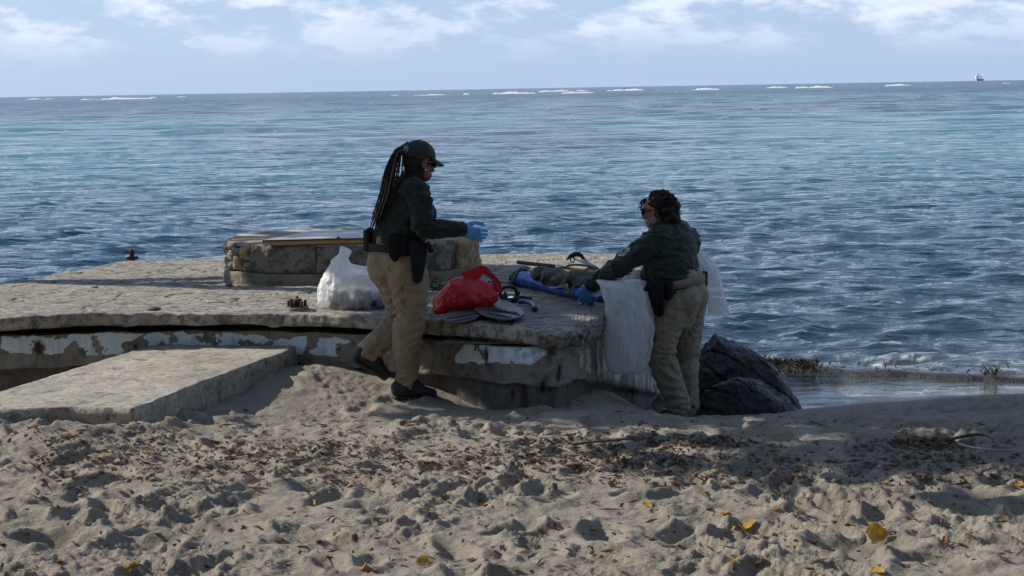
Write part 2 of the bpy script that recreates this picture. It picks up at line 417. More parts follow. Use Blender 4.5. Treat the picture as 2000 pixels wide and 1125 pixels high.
# white breakers on the reef, parts of the sea
M_foam = pmat('breaker_foam', (.80, .82, .84), (.68, .72, .76), .8, .8, .6, 2.0, .4)
for (x0, x1, yb, hp) in ((52, 102, 194, 2.2), (160, 300, 194, 4.5), (292, 306, 191, 2), (345, 364, 189.5, 1.6), (765, 780, 186, 1.8), (808, 872, 186, 2), (905, 918, 184, 2), (962, 1048, 183, 5.5),
                         (1052, 1118, 179, 3.5), (1096, 1160, 182, 4), (1125, 1150, 177.5, 2), (1186, 1258, 177, 4), (1347, 1405, 175.5, 4.2), (1497, 1540, 171.5, 2.6), (1556, 1628, 171.5, 4), (1728, 1778, 167.5, 3.2), (1962, 1974, 163, 2)):
    A = atZ(x0, yb + .017 * (x1 - x0) / 2, ZW); Bq = atZ(x1, yb - .017 * (x1 - x0) / 2, ZW); D = (A.y + Bq.y) / 2; Hh = hp / FPX * D
    nn = 48; V = []
    for i in range(nn):
        u = i / (nn - 1); x = A.x * (1 - u) + Bq.x * u
        h = Hh * (math.sin(math.pi * u) ** .35) * (.62 + .55 * float(n2d(np.array([x]), np.array([yb * 3.]), .09, 4, 5., .7)[0]))
        h = max(h, .05)
        yo = D + 6 * float(n2d(np.array([x]), np.array([yb]), .02, 2, 6.)[0])
        for (dy, hh) in ((-3.2, -.3), (-1.8, .45 * h), (-.4, .85 * h), (.7, h), (1.8, .5 * h), (3.5, -.3)):
            V.append((x, yo + dy, ZW + hh))
    part('foam_crest', (V, grid_faces(nn, 6).tolist()), M_foam, sea)
# ------------------------------------------------------------------ concrete platform
def polyline(pts, n):
    P = np.array(pts, float); d = np.r_[0, np.cumsum(np.linalg.norm(np.diff(P, axis=0), axis=1))]
    s = np.linspace(0, d[-1], n); return np.stack([np.interp(s, d, P[:, i]) for i in range(P.shape[1])], 1)
FR = [(-4.6, 10.12)] + [tuple(atZ(x, y, PLZ)[:2]) for x, y in ((0, 621), (150, 615), (300, 611), (540, 611), (700, 617), (840, 626), (960, 637), (1040, 645), (1090, 647), (1125, 641), (1160, 625), (1182, 611), (1193, 598))]
FRs = polyline(FR, 620)
k = np.exp(-np.linspace(-2, 2, 9) ** 2); k /= k.sum()
for i in range(2):
    pad = np.pad(FRs[:, i], 4, mode='reflect', reflect_type='odd'); FRs[:, i] = np.convolve(pad, k, 'valid')
BK = polyline([(-3.42, 13.5), (-2.2, 13.62), (0, 13.5), (1.22, 13.35)], 620)
corner = sst(.0, .45, FRs[:, 0])                      # how broken the edge is
e1 = n2d(FRs[:, 0], FRs[:, 1], 4, 4, 80.)
FRs[:, 1] += e1 * (.006 + .035 * corner); FRs[:, 0] += .02 * corner * n2d(FRs[:, 0], FRs[:, 1], 14, 3, 81.)
vv = np.r_[np.linspace(0, .06, 10)[:-1], np.linspace(.06, 1, 110)]
T = FRs[None] * (1 - vv[:, None, None]) + BK[None] * vv[:, None, None]
TX, TY = T[..., 0].copy(), T[..., 1].copy()
u_ = np.linspace(0, 1, 620)[None] * np.ones_like(TX)
TX[:, -1] += .03 * n2d(TX[:, -1], TY[:, -1], 6, 3, 82.); TX[:, 0] += .05 * n2d(TX[:, 0], TY[:, 0], 2, 3, 83.)
TY[-1] += .04 * n2d(TX[-1], TY[-1], 3, 3, 84.)
top = .010 * n2d(TX, TY, 1.2, 3, 85.) + .006 * n2d(TX, TY * 2.4, 6, 4, 86., .6) + .004 * n2d(TX, TY, 30, 2, 87.)
crack = np.abs(n2d(TX, TY, 1.1, 3, 88.)); top -= .016 * sst(.035, .0, crack)
vdist = (vv[:, None] * 3.4) * np.ones_like(TX)
top -= .030 * corner[None] * sst(.12, .0, vdist) * (1 + .8 * n2d(TX, TY, 16, 3, 89.))
TZ = PLZ + top
verts = [np.stack([TX, TY, TZ], -1).reshape(-1, 3)]; faces = [grid_faces(*TX.shape)]
# skirt: edge loop walks front (right to left?), here left->right front, right side, back, left side
nr, nc = TX.shape
loop = [(0, j) for j in range(nc)] + [(i, nc - 1) for i in range(1, nr)] + [(nr - 1, j) for j in range(nc - 2, -1, -1)] + [(i, 0) for i in range(nr - 2, 0, -1)]
li = np.array(loop); Lp = np.stack([TX, TY, TZ], -1)[li[:, 0], li[:, 1]]; nl = len(Lp)
tan = np.roll(Lp, -3, 0) - np.roll(Lp, 3, 0); out = np.stack([tan[:, 1], -tan[:, 0]], 1); out /= np.linalg.norm(out, axis=1)[:, None] + 1e-9
cw = np.where(li[:, 0] == 0, corner[np.clip(li[:, 1], 0, nc - 1)], np.where(li[:, 1] == nc - 1, 1, .4))
bot = .395 + .012 * n2d(Lp[:, 0], Lp[:, 1], 3, 4, 90.) - .03 * sst(.3, .7, n2d(Lp[:, 0], Lp[:, 1], 2.2, 3, 91.)) - cw * (.035 + .04 * n2d(Lp[:, 0], Lp[:, 1], 7, 3, 92.))
prev = np.arange(nl); prev_idx = li[:, 0] * nc + li[:, 1]; base = nr * nc
for s_ in (.06, .2, .4, .6, .8, .97):
    z = Lp[:, 2] * (1 - s_) + bot * s_
    off = .006 * (1 if s_ < .9 else -.5) + (.004 + .026 * cw) * n2d(Lp[:, 0] + 3 * z, Lp[:, 1] + 9 * z, 15, 4, 93., .65) - .03 * cw * s_ 
    ringv = np.stack([Lp[:, 0] + out[:, 0] * off, Lp[:, 1] + out[:, 1] * off, z], 1); verts.append(ringv)
    cur = base + np.arange(nl); faces.append(np.stack([np.roll(prev_idx, -1), prev_idx, cur, np.roll(cur, -1)], 1)); prev_idx = cur; base += nl
for ins in (.30, .9):      # underside
    ringv = np.stack([Lp[:, 0] - out[:, 0] * ins, Lp[:, 1] - out[:, 1] * ins, bot + .004], 1); verts.append(ringv)
    cur = base + np.arange(nl); faces.append(np.stack([np.roll(prev_idx, -1), prev_idx, cur, np.roll(cur, -1)], 1)); prev_idx = cur; base += nl
platform = empty('concrete_platform', (-1.5, 11, -.5), 'old cracked concrete platform with pale blue peeling paint jutting into the sea', 'platform')
def concrete(name, c1, c2, dirt, rough=.9):
    mt, t, b = newmat(name)
    a = noise_chain(t, 2.2, 9, .66, (1, 2.2, 1), dist=.3); g = noise_chain(t, 14, 8, .7, (1, 2., 1)); f = noise_chain(t, 120, 4, .7)
    col = mixc(t, mr(t, a.outputs[0], .38, .62), c1, c2)
    col = mixc(t, mr(t, g.outputs[0], .48, .60, 0, .85), col, dirt)
    d = noise_chain(t, 5, 8, .75, (1, 2.5, 1), dist=.6); col = mixc(t, mr(t, d.outputs[0], .53, .62, 0, .8), col, tuple(x * .7 for x in dirt))
    t.links.new(col, b.inputs['Base Color']); b.inputs['Roughness'].default_value = rough; b.inputs['Specular IOR Level'].default_value = .3
    bump(t, b, g.outputs[0], .7, .02); bump(t, b, f.outputs[0], .5, .006); return mt
M_conc = concrete('weathered_concrete', (.43, .40, .345), (.29, .27, .235), (.115, .105, .09))
M_conc_pale = concrete('pale_concrete', (.46, .42, .34), (.33, .30, .25), (.17, .15, .12))
link('deck_slab', mesh_from(np.concatenate(verts), np.concatenate(faces), 'deck_slab'), M_conc, platform)
# front and right-hand wall under the deck
wp = [(x, y + .07) for x, y in FR if x < .30] + [(.40, 9.47), (.62, 10.2), (1.2, 12.1), (1.24, 13.3)]
WP = polyline(wp, 640)
zz = np.r_[np.linspace(.40, .05, 52), np.linspace(.04, -.75, 34)]
tan = np.gradient(WP, axis=0); nrm = np.stack([tan[:, 1], -tan[:, 0]], 1); nrm /= np.linalg.norm(nrm, axis=1)[:, None]
ic = int(np.argmin(np.hypot(WP[:, 0] - .40, WP[:, 1] - 9.47)))
s_al = np.r_[0, np.cumsum(np.linalg.norm(np.diff(WP, axis=0), axis=1))]
ledge = np.where(np.arange(640) < ic, .115, .115 - (s_al - s_al[ic]) * .235) + .012 * n2d(s_al, s_al * 0, 5, 3, 95.)
topz = .345 + .012 * n2d(s_al, s_al * 0, 3, 3, 96.) + .055 * sst(0., .3, WP[:, 0])
ZG = np.minimum(zz[:, None] * np.ones(640)[None], topz[None]); SG = s_al[None] * np.ones_like(ZG)
dep = .010 * n2d(SG, ZG, 3, 4, 97.) + .005 * n2d(SG, ZG, 18, 3, 98.)
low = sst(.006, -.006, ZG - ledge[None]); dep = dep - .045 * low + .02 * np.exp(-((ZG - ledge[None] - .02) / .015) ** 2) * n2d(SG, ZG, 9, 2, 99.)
rough_top = sst(-.25, .2, WP[:, 0])[None] * sst(.20, .34, ZG); dep += rough_top * (.035 * n2d(SG, ZG, 12, 4, 100., .65) - .01)
GX = WP[None, :, 0] + nrm[None, :, 0] * dep; GY = WP[None, :, 1] + nrm[None, :, 1] * dep
Vw = np.stack([GX, GY, ZG], -1)
PXw, PYw = proj(Vw.reshape(-1, 3)); PXw = PXw.reshape(ZG.shape); PYw = PYw.reshape(ZG.shape)
wob = 9 * n2d(SG, ZG, 9, 5, 101., .6)
paint = np.zeros_like(ZG)
yl = np.interp(PXw, [-400, 0, 60, 180, 330, 400, 470, 520, 560, 600, 660, 720, 760], [652, 654, 660, 650, 650, 652, 650, 658, 662, 655, 660, 668, 672])
yh = np.interp(PXw, [-400, 0, 200, 330, 480, 560, 620, 720, 760], [695, 690, 692, 690, 690, 692, 694, 700, 690])
paint = np.maximum(paint, sst(-2.5, 2.5, PYw - yl + wob * .6) * sst(-2.5, 2.5, yh - PYw + wob * .4) * sst(778, 745, PXw + wob * 2) * (np.arange(640)[None] < ic))
hole = sst(.20, .40, n2d(SG, ZG, 6.5, 5, 102., .6) + .18 * sst(330, 420, PXw) * sst(540, 480, PXw)); paint *= 1 - hole
p2 = sst(-2.5, 2.5, PYw - np.interp(PXw, [885, 905, 915, 1060, 1072], [700, 674, 671, 678, 688]) + wob * .5) * sst(-2.5, 2.5, np.interp(PXw, [880, 1040, 1072], [708, 712, 690]) - PYw + wob * .4) * sst(880, 900, PXw) * sst(1074, 1066, PXw) * (np.arange(640)[None] < ic)
paint = np.maximum(paint, p2 * (1 - .9 * sst(.35, .5, n2d(SG, ZG, 8, 5, 103.))))
yel = np.zeros_like(ZG); side = (np.arange(640)[None] >= ic)
yel = sst(-.12, .1, n2d(SG * 1.6, ZG * .5, 6, 4, 104., .6)) * sst(-5, 3, PYw - np.interp(PXw, [1135, 1190, 1300], [690, 655, 690]) + wob) * sst(-4, 4, np.interp(PXw, [1135, 1160, 1190, 1270, 1300], [718, 728, 740, 765, 785]) - PYw + wob) * side
pink = sst(.1, .35, n2d(SG * 1.4, ZG * .7, 5, 4, 105.)) * side * sst(1215, 1228, PXw) * sst(1262, 1248, PXw) * sst(725, 740, PYw)
rust = np.zeros_like(ZG)
for (rx, ry, w_, h_) in ((75, 675, 11, 20), (950, 695, 4, 22), (1092, 722, 5, 22), (1060, 760, 4, 20), (1150, 772, 4, 14), (1202, 775, 4, 14), (265, 676, 6, 8), (660, 682, 5, 6), (1234, 775, 4, 26), (1000, 770, 6, 12)):
    rust = np.maximum(rust, sst(1.2, .5, np.sqrt(((PXw - rx) / w_) ** 2 + ((PYw - ry) / h_) ** 2) + .05 * wob))
Vw[..., 0] += nrm[None, :, 0] * .004 * paint; Vw[..., 1] += nrm[None, :, 1] * .004 * paint
bk = .26
inner = np.stack([WP[:, 0] - nrm[:, 0] * bk, WP[:, 1] - nrm[:, 1] * bk, topz - .01 + .01 * n2d(s_al, s_al * 0, 8, 2, 5.)], 1)
inner2 = inner.copy(); inner2[:, 2] = -.7
allv = np.concatenate([inner2[None], inner[None], Vw], 0)
me = mesh_from(allv.reshape(-1, 3), grid_faces(allv.shape[0], 640)[:, ::-1], 'wall')
z0 = np.zeros((2, 640))
for nme, arr in (('paint', paint), ('yel', yel), ('pink', pink), ('rust', rust), ('lowr', low)): attr(me, nme, np.concatenate([z0, arr], 0))
mt, t, b = newmat('painted_wall_concrete')
a = noise_chain(t, 3, 9, .66, (1, 1, .6)); g = noise_chain(t, 16, 8, .7, (1, 1, .5)); f = noise_chain(t, 130, 4, .7); dr = noise_chain(t, 9, 6, .7, (1, 1, .12))
col = mixc(t, mr(t, a.outputs[0], .38, .62), (.30, .275, .235), (.19, .175, .15))
col = mixc(t, mr(t, g.outputs[0], .52, .66, 0, .8), col, (.075, .068, .058))
col = mixc(t, mr(t, dr.outputs[0], .54, .66, 0, .5), col, (.13, .105, .08))
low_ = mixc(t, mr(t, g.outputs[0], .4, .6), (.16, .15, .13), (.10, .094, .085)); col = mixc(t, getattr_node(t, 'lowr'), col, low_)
pc = mixc(t, mr(t, g.outputs[0], .35, .65), (.56, .72, .80), (.74, .82, .84)); pc = mixc(t, mr(t, dr.outputs[0], .5, .68, 0, .6), pc, (.30, .36, .38))
pe = noise_chain(t, 34, 6, .7); pa = N(t, 'ShaderNodeMath', operation='MULTIPLY_ADD', i_1=.9, i_2=-.45); t.links.new(pe.outputs[0], pa.inputs[0]); pb = N(t, 'ShaderNodeMath', operation='ADD'); t.links.new(pa.outputs[0], pb.inputs[0]); t.links.new(getattr_node(t, 'paint'), pb.inputs[1]); pfac = mr(t, pb.outputs[0], .46, .54); col = mixc(t, pfac, col, pc)
yc = mixc(t, mr(t, dr.outputs[0], .42, .58), (.62, .60, .48), (.36, .34, .24)); col = mixc(t, getattr_node(t, 'yel'), col, yc)
col = mixc(t, getattr_node(t, 'pink'), col, (.42, .30, .31)); col = mixc(t, getattr_node(t, 'rust'), col, (.045, .028, .02))
t.links.new(col, b.inputs['Base Color']); b.inputs['Roughness'].default_value = .88; b.inputs['Specular IOR Level'].default_value = .3
bump(t, b, pfac, .6, .006); bump(t, b, g.outputs[0], .6, .02); bump(t, b, f.outputs[0], .5, .006)
link('wall', me, mt, platform)
fp = [(x, y + .42) for x, y in FRs[::20] if x < .1] + [(.15, 10.1), (.75, 12.4), (.7, 13.0), (-3.0, 13.1)]
nfp = len(fp); part('gap_block_core', ([(x, y, -.8) for x, y in fp] + [(x, y, .385) for x, y in fp], [tuple(range(nfp))[::-1], tuple(range(nfp, 2 * nfp))] + [(i, (i + 1) % nfp, nfp + (i + 1) % nfp, nfp + i) for i in range(nfp)]), M_conc, platform, False)  # solid core, added so no sky light shows through the deck gap
# rubble lumps stuck in the broken corner
M_rub = concrete('rubble_concrete', (.30, .27, .22), (.20, .18, .15), (.09, .08, .07))
def lump(c, r, seed, amp=.35, nu=14, nv=9, sq=(1, 1, 1)):
    V, Fs = ellipsoid((0, 0, 0), ((1, 0, 0), (0, 1, 0), (0, 0, 1)), (1, 1, 1), nu, nv)
    P = np.array([tuple(v) for v in V]); d = 1 + amp * fbm(P * 1.3 + seed * 7.7, 3) ; P = P * d[:, None] * r * np.array(sq) + np.array(c)
    return P, Fs
rr = np.random.RandomState(3)
for i in range(34):
    px = 1005 + 185 * rr.rand(); py = np.interp(px, [1000, 1090, 1130, 1190], [662, 668, 660, 618]) + rr.normal(0, 6)
    q = np.interp(px, [1000, 1120, 1190], [9.47, 9.44, 10.05]); c = atY(px, py, q + .02)
    part('aggregate_stone', lump(c, .012 + .02 * rr.rand(), i, .35, 8, 6), M_rub, platform)
# ------------------------------------------------------------------ round stone pedestal on the platform
ped = empty('stone_pedestal', (-1.25, 12.2, PLZ), 'low round stone pedestal with plastered face and dark crack on the platform', 'pedestal')
PC = (-1.262, 12.23); PA, PB = 1.0, .70
def oval(th, sc=1.):
    e = 2 / 2.9; c, s = math.cos(th), math.sin(th)
    return Vector((PC[0] + sc * PA * math.copysign(abs(c) ** e, c), PC[1] + sc * PB * math.copysign(abs(s) ** e, s), 0))
def th_of(px):
    best = None
    for i in range(400):
        th = math.pi + math.pi * i / 399; p = oval(th); p.z = .65
        x, y = proj([tuple(p)]); d = abs(x[0] - px)
        if best is None or d < best[0]: best = (d, th)
    return best[1]
M_plast = concrete('pedestal_plaster', (.27, .245, .20), (.19, .172, .145), (.085, .075, .062))
M_warm = concrete('warm_fieldstone', (.46, .34, .21), (.36, .27, .18), (.20, .14, .09))
M_grey = concrete('grey_fieldstone', (.32, .29, .24), (.24, .215, .18), (.11, .10, .085))
def arc_block(name, t0, t1, z0, z1, mat, seed, sc=1., depth=.16, amp=.022, rnd=.02, nu=30, nv=14, bulge=0.):
    V = []
    Lw = (oval(t1) - oval(t0)).length; Hh = z1 - z0
    us = np.linspace(0, 1, nu); vs = np.linspace(0, 1, nv)
    P = []
    for v in vs:
        for u in us:
            p = oval(t0 + (t1 - t0) * u, sc); p.z = z0 + Hh * v; P.append(p)
    P = np.array([tuple(p) for p in P]); n_ = P - np.array([PC[0], PC[1], 0]); n_[:, 2] = 0; n_ /= np.linalg.norm(n_, axis=1)[:, None]
    U = np.tile(us, nv); Vv = np.repeat(vs, nu)
    edge = np.minimum(np.minimum(U, 1 - U) * Lw, np.minimum(Vv, 1 - Vv) * Hh) + .010 * fbm(P * 14 + seed, 3)
    d = amp * fbm(P * 7 + seed, 4) + amp * .5 * fbm(P * 30 + seed, 3) - rnd * sst(rnd * 1.3, 0, edge) + bulge * np.sin(np.pi * U) * np.sin(np.pi * Vv)
    Q = P + n_ * d[:, None]; I = P - n_ * depth
    Vt = np.concatenate([Q, I]); f = grid_faces(nv, nu); k = nv * nu
    fs = f.tolist() + [tuple(k + i for i in q[::-1]) for q in f.tolist()]
    b_ = list(range(nu)) + [nu * i + nu - 1 for i in range(1, nv)] + [nu * (nv - 1) + i for i in range(nu - 2, -1, -1)] + [nu * i for i in range(nv - 2, 0, -1)]
    for i in range(len(b_)):
        a, c = b_[i], b_[(i + 1) % len(b_)]; fs.append((c, a, k + a, k + c))
    return part(name, (Vt, fs), mat, ped)
tl, t1, t2, t3, t4, t5, t6 = [th_of(x) for x in (437, 487, 614, 745, 852, 893, 928)]
arc_block('stone_block', t1, t2, .565, .775, M_plast, 1); arc_block('stone_block', t2 + .006, t3, .565, .775, M_plast, 2)
arc_block('stone_block', t3 + .006, t4, .555, .785, M_plast, 3); arc_block('stone_block', t4 + .01, t5, .555, .785, M_grey, 4); arc_block('stone_block', t5 + .01, t6 + .3, .555, .785, M_warm, 5)
for (a, b_, z0, z1, mt_, sd_) in ((-.03, .05, .57, .66, M_warm, 1), (-.04, .055, .668, .76, M_warm, 2), (.065, .125, .57, .635, M_grey, 3), (.06, .12, .645, .72, M_grey, 4), (.06, .14, .73, .785, M_grey, 5), (.135, .20, .585, .685, M_warm, 6),
                                 (.13, .185, .695, .75, M_grey, 7), (-.2, -.05, .57, .67, M_warm, 8), (-.22, -.055, .68, .775, M_grey, 9), (.19, .245, .66, .765, M_warm, 10), (.205, .25, .57, .65, M_grey, 11)):
    sp_ = (t1 - tl) / .25
    arc_block('stone', tl + a * sp_, tl + b_ * sp_, z0, z1, mt_, 20 + sd_, 1.0, .12, .012, .014, 12, 8, .012)
M_foot = pmat('footing_mortar', (.25, .225, .175), (.19, .165, .115), 5, .9, .7, 50, .015, c3=(.16, .13, .05), s3=6)
def oval_solid(name, z0, z1, sc0, sc1, mat, amp, seed, n=160, nvv=6, topamp=.008):
    V = []; fs = []
    for i in range(nvv):
        v = i / (nvv - 1)
        for j in range(n):
            p = oval(2 * math.pi * j / n, sc0 + (sc1 - sc0) * v); V.append((p.x, p.y, z0 + (z1 - z0) * v))
    fs = [tuple(q) for q in grid_faces(nvv, n, True)]
    o = len(V); R_ = 9
    for r in range(1, R_):
        for j in range(n):
            p = oval(2 * math.pi * j / n, sc1 * (1 - r / R_)); V.append((p.x, p.y, z1))
    for r in range(R_ - 1):
        a = (nvv - 1) * n if r == 0 else o + (r - 1) * n; b2 = o + r * n
        for j in range(n): fs.append((a + j, a + (j + 1) % n, b2 + (j + 1) % n, b2 + j))
    fs.append(tuple(o + (R_ - 2) * n + j for j in range(n)))
    P = np.array(V); d = fbm(P * 6 + seed, 4); nn = P - np.array([PC[0], PC[1], 0]); nn[:, 2] = 0; nn /= np.linalg.norm(nn, axis=1)[:, None] + 1e-6
    P += nn * (amp * d)[:, None]; P[:, 2] += topamp * d * (P[:, 2] > z1 - .02)
    return part(name, (P, fs), mat, ped)
oval_solid('footing', .46, .562, 1.022, 1.004, M_foot, .022, 3.)
M_core = pmat('dark_mortar', (.10, .09, .075), (.06, .055, .045), 9, .95, .6, 40, .02)
oval_solid('core', .56, .765, .955, .955, M_core, .01, 5.)
M_top = pmat('sandy_mortar', (.44, .36, .26), (.33, .275, .205), 4, .9, .6, 40, .02, c3=(.20, .16, .12), s3=5, stretch=(1, 2, 1))
oval_solid('top', .766, .782, .975, .965, M_top, .012, 9.)
# weathered panel board lying on the pedestal
M_lam = pmat('worn_laminate', (.38, .40, .43), (.30, .32, .36), 5, .4, .35, 30, .006, c3=(.36, .27, .18), s3=2.2, th=(.56, .60), stretch=(1, 3, 1))
M_edge = pmat('raw_plywood_edge', (.46, .28, .10), (.36, .21, .08), 12, .7, .3, 60, .005, stretch=(.2, 1, 3))
M_dark = flat('dark_bitumen', (.03, .032, .038), .6)
q0 = atZ(513, 470, .825); q1 = atZ(608, 450, .835)
d1 = Vector((q1.x - q0.x, q1.y - q0.y, 0)); bw = 1.12
board = empty('panel_board', (q0.x + .5, q0.y + .3, .79), 'flat grey panel board with raw orange plywood edge lying on the stone pedestal', 'board')
ctr = Vector((q0.x + bw / 2, q0.y, 0)) + d1 * .5
def slabq(z0, z1, e=0.):
    a = Vector((q0.x - e, q0.y - e, 0)); V = []
    c = [a, a + Vector((bw + 2 * e, .03, 0)), a + Vector((bw + 2 * e, .03, 0)) + d1 * (1 + e), a + d1 * (1 + e)]
    for z in (z0, z1):
        for p in c: V.append((p.x, p.y, z + .004 * (p.x - a.x)))
    return V, [(3, 2, 1, 0), (4, 5, 6, 7), (0, 1, 5, 4), (1, 2, 6, 5), (2, 3, 7, 6), (3, 0, 4, 7)]
part('plywood_core', slabq(.789, .817), M_edge, board, False); part('bitumen_layer', slabq(.8172, .826, .004), M_dark, board, False)
part('top_sheet', slabq(.8262, .830, .002), M_lam, board, False)
tag(part('pebble', lump(atZ(661, 466, .838), .014, 3, .3, 8, 6), M_rub), 'small dark pebble lying on the grey panel board', 'pebble')
tag(part('stone_chip', lump(atY(519, 479, 11.42), .016, 9, .3, 8, 6, (1.4, 1, .6)), M_conc_pale), 'small white chip wedged under the corner of the panel board', 'stone chip')
# ------------------------------------------------------------------ concrete walkway slab, left
SZ = .25
def prism(name, poly, z0, z1, mat, seed, parent=None, amp=.012, step=.03, topz=None):
    P = polyline(list(poly) + [poly[0]], int(sum((Vector(poly[i]) - Vector(poly[(i + 1) % len(poly)])).length for i in range(len(poly))) / step))[:-1]
    n = len(P); c = P.mean(0); V = []; lev = np.linspace(z0, z1, 7)
    tan = np.roll(P, -1, 0) - np.roll(P, 1, 0); o = np.stack([tan[:, 1], -tan[:, 0]], 1); o /= np.linalg.norm(o, axis=1)[:, None]
    for li_, z in enumerate(lev):
        e = amp * n2d(P[:, 0] * 1., P[:, 1] + z * 3, 9, 4, seed, .6) - (.010 if li_ == 6 else 0)
        V.append(np.c_[P + o * e[:, None], np.full(n, z)])
    R_ = 26
    for r in range(1, R_):
        k_ = 1 - r / R_; Q = c + (V[6][:, :2] - c) * k_; V.append(np.c_[Q, z1 + .007 * n2d(Q[:, 0], Q[:, 1], 7, 4, seed + 1) + .004 * n2d(Q[:, 0], Q[:, 1], 1.5, 2, seed + 2)])
    fs = [tuple(q) for q in grid_faces(7 + R_ - 1, n, True)]; fs.append(tuple((7 + R_ - 2) * n + j for j in range(n)))
    return part(name, (np.concatenate(V), fs), mat, parent)
sl_pts = [tuple(atZ(x, y, SZ)[:2]) for x, y in ((130, 795), (262, 799), (277, 793), (420, 737), (562, 686))] + [(-1.40, 10.35), (-2.45, 10.38)] + [tuple(atZ(x, y, SZ)[:2]) for x, y in ((288, 676), (0, 764))] + [(-3.25, 7.95), (-2.9, 8.15)]
sl_o = empty('walkway_slab', (-2.2, 9.2, .1), 'thick pale concrete walkway slab leading from sand up to the platform wall', 'slab')
mt, t, b = newmat('walkway_concrete')
a = noise_chain(t, 2.5, 9, .66, (1, 1.8, 1)); g = noise_chain(t, 20, 8, .72, (1, 1.6, 1)); f = noise_chain(t, 130, 4, .7)
col = mixc(t, mr(t, a.outputs[0], .38, .62), (.47, .435, .365), (.32, .295, .245)); col = mixc(t, mr(t, g.outputs[0], .50, .62, 0, .8), col, (.14, .122, .10)); st3 = noise_chain(t, 7, 8, .75, dist=.8); col = mixc(t, mr(t, st3.outputs[0], .57, .64, 0, .8), col, (.075, .066, .055))
t.links.new(col, b.inputs['Base Color']); b.inputs['Roughness'].default_value = .92; bump(t, b, g.outputs[0], .7, .02); bump(t, b, f.outputs[0], .5, .006)
prism('slab_body', sl_pts, .02, SZ, mt, 3., sl_o, .008)
M_rust = pmat('rust', (.10, .045, .02), (.05, .025, .015), 30, .9, .6, 80, .01)
for (x, y, h) in ((236, 808, 16), (242, 812, 12), (281, 800, 16)):
    a = atY(x, y - h * .5, 8.19 if x < 270 else 8.27); b_ = atY(x + 2, y + h * .6, 8.19 if x < 270 else 8.27)
    part('rebar_stub', ring_tube(smooth_path([a, (a + b_) / 2 + Vector((.006, -.01, 0)), b_], 6), .009, (1, 0, 0), 8), M_rust, sl_o)
# ------------------------------------------------------------------ boulders and ledge
M_rock, t, b = newmat('wet_dark_rock')
a = noise_chain(t, 3, 9, .65); g = noise_chain(t, 22, 8, .7); v_ = noise_chain(t, 5, 6, .6, (1, 1, 3.), dist=1.2)
col = mixc(t, mr(t, a.outputs[0], .38, .62), (.009, .009, .010), (.022, .021, .021)); col = mixc(t, mr(t, g.outputs[0], .62, .74, 0, .7), col, (.10, .095, .09)); col = mixc(t, mr(t, v_.outputs[0], .68, .71, 0, .6), col, (.16, .155, .15))
t.links.new(col, b.inputs['Base Color']); t.links.new(mr(t, a.outputs[0], .35, .65, .22, .6), b.inputs['Roughness']); bump(t, b, g.outputs[0], .8, .03)
def boulder(name, outline, Y, thick, seed, label):
    """outline pixels (top silhouette left->right) give the height profile; cross-section is rounded in depth"""
    pts = smooth_path([atY(x, y, Y) for x, y in outline], 60); nb = 26; V = []
    for p in pts:
        h = p.z + .75
        for j in range(nb):
            a_ = math.pi * j / (nb - 1); q = abs(math.cos(a_)) ** .75 * math.copysign(1, math.cos(a_))
            V.append((p.x - .05 * math.cos(a_) * 0, Y - thick * q * (.55 + .45 * min(1, h / .8)), -.75 + h * math.sin(a_) ** .62))
    me = mesh_from(V, grid_faces(60, nb)[:, ::-1], name)
    for _ in range(2):
        pass
    tmp = bpy.data.objects.new('t', me); COL.objects.link(tmp); s_ = tmp.modifiers.new('s', 'SUBSURF'); s_.levels = 2; s_.render_levels = 2
    dg = bpy.context.evaluated_depsgraph_get(); me2 = bpy.data.meshes.new_from_object(tmp.evaluated_get(dg)); bpy.data.objects.remove(tmp)
    Pc = coords(me2); cen_ = np.array([Pc[:, 0].mean(), Y, -.25]); rq = np.random.RandomState(int(seed * 10))
    for _ in range(34):       # split faces: clip against random planes
        d_ = rq.normal(size=3); d_[2] = abs(d_[2]) * .9; d_ /= np.linalg.norm(d_); h_ = (Pc - cen_) @ d_; lim = np.quantile(h_, .90 + .07 * rq.rand()); e_ = np.clip(h_ - lim, 0, None); Pc -= np.outer(e_ * .92, d_)
    me2.vertices.foreach_set('co', Pc.astype(np.float32).ravel()); me2.update()
    def fn(P, n_):
        w = P + .10 * np.stack([pn3(P * 3 + 5), pn3(P * 3 + 25), pn3(P * 3 + 45)], 1); q_ = w @ np.array([.5, .3, .8])
        step = np.abs(((q_ * 7 + .6 * pn3(P * 2 + seed)) % 1) - .5) * 2
        return .010 * pn3(P * 4 + seed) + .012 * fbm(P * 11 + seed, 4, .6) - .016 * sst(.22, 0, step) * (pn3(P * 2.5 + 9) > -.1) + .006 * (1 - 2 * np.abs(pn3(P * 22)))
    displace(me2, fn); me2.name = name
    return tag(link(name, me2, M_rock), label, 'boulder')
boulder('boulder', [(1330, 830), (1345, 675), (1368, 658), (1402, 647), (1432, 643), (1460, 650), (1484, 676), (1502, 704), (1524, 728), (1546, 754), (1558, 788), (1572, 830)], 10.85, .36, 2., 'big dark wet boulder rising behind the smaller boulder at the sand edge')
boulder('boulder', [(1345, 830), (1362, 770), (1385, 735), (1408, 716), (1425, 714), (1455, 724), (1490, 740), (1522, 758), (1548, 782), (1580, 810), (1592, 830)], 10.25, .28, 6., 'lower dark boulder with grey veins in front of the bigger boulder')
